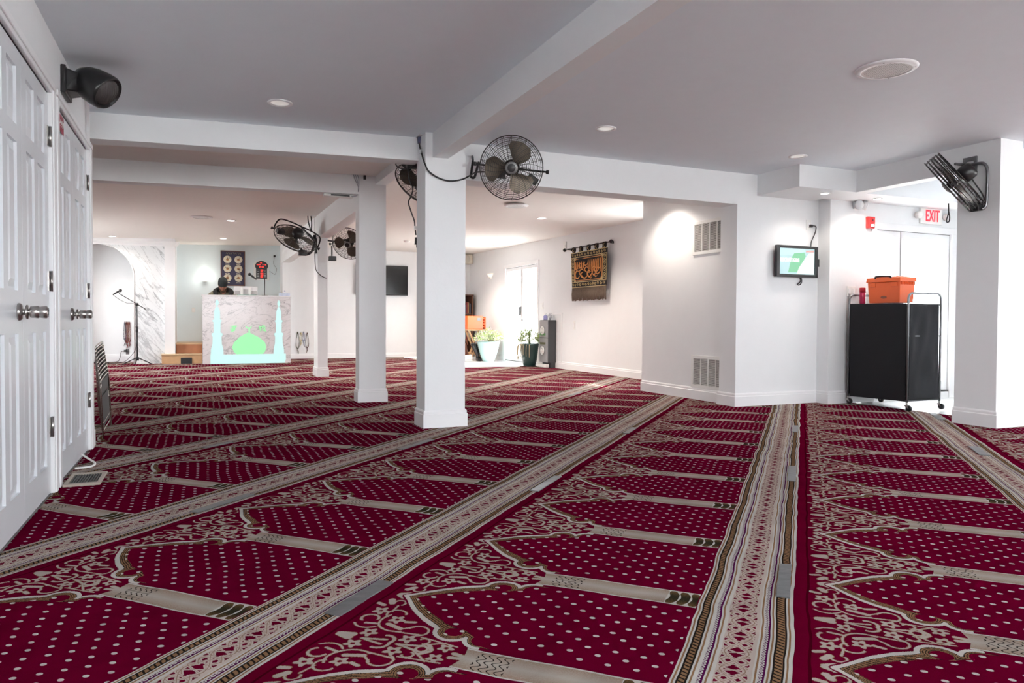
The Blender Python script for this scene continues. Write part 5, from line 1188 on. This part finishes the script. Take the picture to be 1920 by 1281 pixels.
tag(obj('floor_cables',MB().tube(smoothpts([(-1.62,15.78,.012),(-1.72,15.95,.03),(-1.85,16.1,.015),(-2.1,16.15,.012)]),.012,6).tube(smoothpts([(-1.66,15.8,.012),(-1.8,15.9,.035),(-1.95,16.05,.015)]),.010,6),BLACKP),'black cables lying on the floor of the arched niche','cable')
# ---------------------------------------------------------------- folding chairs leaning behind the closet wall
ORD=['topmost']+['%s from the top'%q for q in ('second','third','fourth','fifth','sixth','seventh','eighth','ninth')]+['bottommost']
GC='folded chairs leaning in a stack behind the closet wall'
BT=mat('chrome_chair_tube',(.55,.52,.48),.2,1); BS=mat('black_chair_seat',(.012,.012,.013),.5)
CH_W=.42
def chair(k,base):
    """folded chair in a local frame: x width, y thickness, z height"""
    t=thing('folding_chair','folded black chair, %s in the stack behind the closet wall'%ORD[k],'folding chair',base.to_translation(),GC)
    def tb(pts,r,nm,mt_,par=t):
        m=MB(); m.M=base; m.tube(smoothpts(pts,4),r,7); return obj(nm,m,mt_,par)
    w_=CH_W/2
    tb([(-w_,0,0),(-w_,0,.60),(-w_+.02,0,.70),(-w_+.05,0,.745),(w_-.05,0,.745),(w_-.02,0,.70),(w_,0,.60),(w_,0,0)],.011,'outer_frame',BT)
    for sx in (-1,1): tb([(sx*(w_-.028),.014,0),(sx*(w_-.028),.014,.5)],.010,'leg',BT)
    for z in (.10,.20): tb([(-w_,0,z),(w_,0,z)],.007,'crossbar',BT)
    m=MB(); m.M=base; m.box((-w_+.04,.004,.56),(w_-.04,.014,.72)); obj('backrest',m,BS,t,bevel=.003)
    m=MB(); m.M=base; m.box((-w_+.045,.004,.14),(w_-.045,.017,.53)); obj('seat',m,BS,t,bevel=.003)
for k in range(10):
    # stacked on one another, each a little lower and closer to the wall
    f=.50 if k<9 else .46
    B0=Matrix(((0,-1,0,-.732+.0100*k),(1,0,-.35,6.64-.055*k),(.07,0,.93,.235-.0245*k),(0,0,0,1)))@Matrix.Diagonal((1.18,.36,.62,1))
    chair(k,B0)
# ---------------------------------------------------------------- duct tape on the carpet seams
TAPE=mat('grey_duct_tape',(.12,.125,.13),.42,.1,bump=.25,bscale=25)
th=radians(45.4); VU=Vector((sin(th),cos(th))); UU=Vector((cos(th),-sin(th)))
def tape(u,v,L,w_,label_):
    z=.0035; m=MB(); n=10; vs=[];fs=[]; random.seed(int(u*100+v*10)+77)
    for i in range(n+1):
        for q in (-1,1):
            p=UU*(u+q*w_/2+.002*random.random())+VU*(v+L*(i/n-.5)); vs.append((p.x,p.y,z+.0015*(random.random())))
    N=len(vs); vs+=[(p[0],p[1],.0005) for p in vs]
    for i in range(n): a=2*i; fs.append((a,a+1,a+3,a+2)); fs.append((N+a,N+a+2,N+a+3,N+a+1)); fs.append((a,a+2,N+a+2,N+a)); fs.append((a+1,N+a+1,N+a+3,a+3))
    fs.append((0,N,N+1,1)); fs.append((2*n,2*n+1,N+2*n+1,N+2*n))
    m.add(vs,fs); tag(obj('tape_strip',m,TAPE),label_,'tape','grey tape strips on the carpet seams')
for a in ((-1.262,1.88,.29,.055,'long grey tape strip in the left foreground beside a row of arches'),(-.048,2.552,.33,.040,'grey tape strip nearest the camera on the right hand carpet seam'),
    (-.048,4.388,.44,.045,'grey tape strip in the middle of the right hand carpet seam'),(-.048,6.242,.38,.045,'farthest grey tape strip on the right hand carpet seam'),
    (-1.250,3.592,.38,.045,'shiny tape strip in the middle of the central seam'),(-1.256,5.615,.32,.045,'farther tape strip on the central seam towards the vent wall'),
    (-2.478,4.374,.44,.045,'shiny tape strip on the seam just in front of the front column'),(-2.51,2.609,.36,.045,'tape strip on the seam before the front column, towards the closet doors'),
    (1.11,5.669,.37,.060,'grey tape strip on the seam in front of the right hand column'),(1.155,7.63,.53,.060,'sunlit tape strip beside the cart caster at the exit'),
    (-3.71,3.811,.25,.045,'short tape strip on the seam nearest the floor register'),(-2.50,8.208,.47,.045,'pale tape strip on the seam pointing at the drawer cabinet')): tape(*a)
# ---------------------------------------------------------------- person leaning over the pulpit
t=thing('person','person in a dark knit beanie, bearded, olive jacket, looking down behind the pulpit','person',(.43,15.95,.385))
SKIN=mat('skin',(.34,.15,.10),.5); JKT=mat('olive_jacket',(.13,.12,.08),.8,noise=.2,nscale=12); DARK=mat('black_hood',(.012,.012,.014),.85); KNIT=mat('charcoal_knit',(.014,.019,.021),.9,bump=.3,bscale=120)
def skinned(name,chains,mt_,parent,sub=2):
    vs=[];es=[];rs=[]
    for ch in chains:
        prev=None
        for e in ch:
            if isinstance(e,int): prev=e; continue
            p,r=e; vs.append(p); rs.append(r); i=len(vs)-1
            if prev is not None: es.append((prev,i))
            prev=i
    me=bpy.data.meshes.new(name); me.from_pydata(vs,es,[]); me.update(); o=bpy.data.objects.new(name,me); COL.objects.link(o)
    md=o.modifiers.new('skin','SKIN'); md.use_smooth_shade=True
    for i,v in enumerate(me.skin_vertices[0].data): v.radius=(rs[i],rs[i]); v.use_root=(i==0)
    s_=o.modifiers.new('sub','SUBSURF'); s_.levels=sub; s_.render_levels=sub; me.materials.append(mt_)
    o.parent=parent; o.matrix_parent_inverse=WM(parent).inverted(); return o
X,Y=.43,16.02
body=skinned('body',[[((X,Y,.86),.15),((X,Y-.01,1.0),.145),((X,Y-.05,1.15),.15),((X,Y-.10,1.27),.15),((X,Y-.14,1.36),.10),((X,Y-.17,1.42),.055),((X,Y-.19,1.47),.052)],
  [3,((X-.14,Y-.13,1.395),.075),((X-.235,Y-.17,1.34),.068),((X-.28,Y-.28,1.16),.052),((X-.22,Y-.40,1.12),.042),((X-.14,Y-.48,1.13),.03),((X-.11,Y-.50,1.13),.028)],
  [3,((X+.14,Y-.13,1.395),.075),((X+.235,Y-.17,1.34),.068),((X+.28,Y-.28,1.16),.052),((X+.22,Y-.40,1.12),.042),((X+.14,Y-.48,1.13),.03),((X+.11,Y-.50,1.13),.028)],
  [0,((X-.10,Y-.02,.80),.09),((X-.12,Y-.40,.80),.075),((X-.12,Y-.44,.62),.055),((X-.12,Y-.42,.44),.042),((X-.12,Y-.52,.42),.04)],
  [0,((X+.10,Y-.02,.80),.09),((X+.12,Y-.40,.80),.075),((X+.12,Y-.44,.62),.055),((X+.12,Y-.42,.44),.042),((X+.12,Y-.52,.42),.04)]],SKIN,t)
jk=skinned('jacket',[[((X,Y,.90),.185),((X,Y-.02,1.03),.18),((X,Y-.06,1.17),.178),((X,Y-.10,1.28),.165),((X,Y-.13,1.36),.10)],
  [3,((X-.14,Y-.13,1.40),.088),((X-.24,Y-.17,1.345),.085),((X-.285,Y-.28,1.16),.065),((X-.225,Y-.40,1.12),.052),((X-.17,Y-.45,1.12),.045)],
  [3,((X+.14,Y-.13,1.40),.088),((X+.24,Y-.17,1.345),.085),((X+.285,Y-.28,1.16),.065),((X+.225,Y-.40,1.12),.052),((X+.17,Y-.45,1.12),.045)]],JKT,t)
hd=skinned('hood',[[((X,Y-.06,1.43),.085),((X-.10,Y-.11,1.475),.065),((X-.16,Y-.20,1.43),.050),((X-.12,Y-.29,1.35),.035)],[0,((X+.10,Y-.11,1.475),.065),((X+.16,Y-.20,1.43),.050),((X+.12,Y-.29,1.35),.035)],[0,((X,Y-.20,1.30),.05),((X,Y-.27,1.24),.03)]],DARK,t)
# head: tilted down towards the camera side
HM=Matrix.Translation((X-.01,Y-.235,1.555))@Matrix.Rotation(radians(36),4,'X')
m=MB(); m.M=HM; vs=[];fs=[];n=20;k=16
for i in range(k+1):
    a=pi*i/k; z=.125*cos(a); 
    for j in range(n):
        q=2*pi*j/n; rx=.078*sin(a)*(1-.22*max(0,-z/.125)); ry=.098*sin(a)*(1-.12*max(0,-z/.125)); x=rx*cos(q); y=ry*sin(q)
        f=max(0,-sin(q))
        if f>.55: # face side
            y-= .020*math.exp(-((x/.012)**2))*math.exp(-(((z+.018)/.022)**2)); y+=.010*math.exp(-(((abs(x)-.03)/.016)**2))*math.exp(-(((z-.008)/.014)**2)); y-=.007*math.exp(-((x/.04)**2))*math.exp(-(((z-.03)/.012)**2)); y-=.008*math.exp(-((x/.02)**2))*math.exp(-(((z+.06)/.010)**2)); y-=.012*math.exp(-((x/.03)**2))*math.exp(-(((z+.105)/.018)**2))
        vs.append((x,y,z))
for i in range(k):
    for j in range(n): fs.append((i*n+j,(i+1)*n+j,(i+1)*n+(j+1)%n,i*n+(j+1)%n))
m.add(vs,fs,True)
for sx in (-1,1): m.ball((sx*.078,.005,-.005),.022,10,8,(.4,.8,1.3))
hdm=obj('head',m,SKIN,t)
m=MB(); m.M=HM
for sx in (-1,1): m.ball((sx*.030,-.083,.008),.011,8,6)
obj('eyes',m,mat('eyelid',(.30,.15,.10),.5),hdm)
m=MB(); m.M=HM
for sx in (-1,1): m.tube([(sx*.015,-.094,.028),(sx*.032,-.094,.033),(sx*.05,-.083,.026)],.0045,6)
obj('eyebrows',m,mat('brown_hair',(.06,.03,.015),.8),hdm)
m=MB(); m.M=HM; m.tube([(-.020,-.101,-.058),(0,-.107,-.056),(.020,-.101,-.058)],.0055,6); obj('mouth',m,mat('lips',(.30,.10,.08),.5),hdm)
m=MB(); m.M=HM; vs=[];fs=[]
for i in range(7):
    z=-.045-.105*i/6; 
    for j in range(15):
        q=pi+pi*j/14; s_=(1-(i/6)**2*.55); vs.append((.080*s_*cos(q),.104*s_*sin(q)-.002-.01*(i/6),z))
for i in range(6):
    for j in range(14):
        if 5<=j<=8 and i==0: continue
        a=i*15+j; fs.append((a,a+1,a+16,a+15))
m.add(vs,fs,True); obj('beard',m,mat('brown_beard',(.10,.055,.03),.9,noise=.4,nscale=60),hdm)
m=MB(); m.M=HM; m.M=HM@Matrix.Translation((0,.012,.028))@Matrix.Diagonal((.92,1.1,1,1)); m.lathe([(.092,-.012),(.100,-.008),(.101,.03),(.099,.034),(.098,.065),(.088,.105),(.066,.135),(.032,.156),(.0001,.162)],28); obj('beanie',m,KNIT,hdm)
for sx in (-1,1):
    hx,hy,hz_=X+sx*.10,Y-.51,1.125
    ch=[[((hx,hy,hz_),.026),((hx-sx*.01,hy-.04,hz_),.030),((hx-sx*.015,hy-.075,hz_),.028)]]
    for f,(dx,L) in enumerate(((-.024,.060),(-.008,.070),(.009,.066),(.024,.052))): ch.append([2,((hx-sx*.015+dx,hy-.095,hz_),.0095),((hx-sx*.015+dx*1.2,hy-.095-L*.5,hz_+.006),.009),((hx-sx*.015+dx*1.3,hy-.095-L,hz_-.006),.0075)])
    ch.append([0,((hx-sx*.035,hy-.02,hz_+.004),.012),((hx-sx*.052,hy-.05,hz_),.010),((hx-sx*.056,hy-.072,hz_-.004),.009)])
    skinned('hand',ch,SKIN,t)
t=thing('desk_shelf','white inner shelf behind the pulpit under the leaning person','shelf',(.8,15.3,1.03)); obj('shelf_board',MB().box((.07,15.145,1.03),(1.63,15.47,1.06)),WHITEP,t); 
for x in (.07,1.61): obj('support',MB().box((x,15.452,.385),(x+.02,15.47,1.03)),WHITEP,t)
t=thing('stool','round black stool under the person behind the pulpit','stool',(X,16.02,.385)); m=MB(); m.M=Matrix.Translation((X,16.02,.385)); m.lathe([(.18,.24),(.19,.25),(.19,.28),(.17,.295)],24); obj('seat',m,BLACKP,t)
for q in range(4): a=q*pi/2+.78; obj('leg',MB().tube([(X+.12*cos(a),16.02+.12*sin(a),.63),(X+.18*cos(a),16.02+.18*sin(a),.386)],.012,8),STEEL,t)
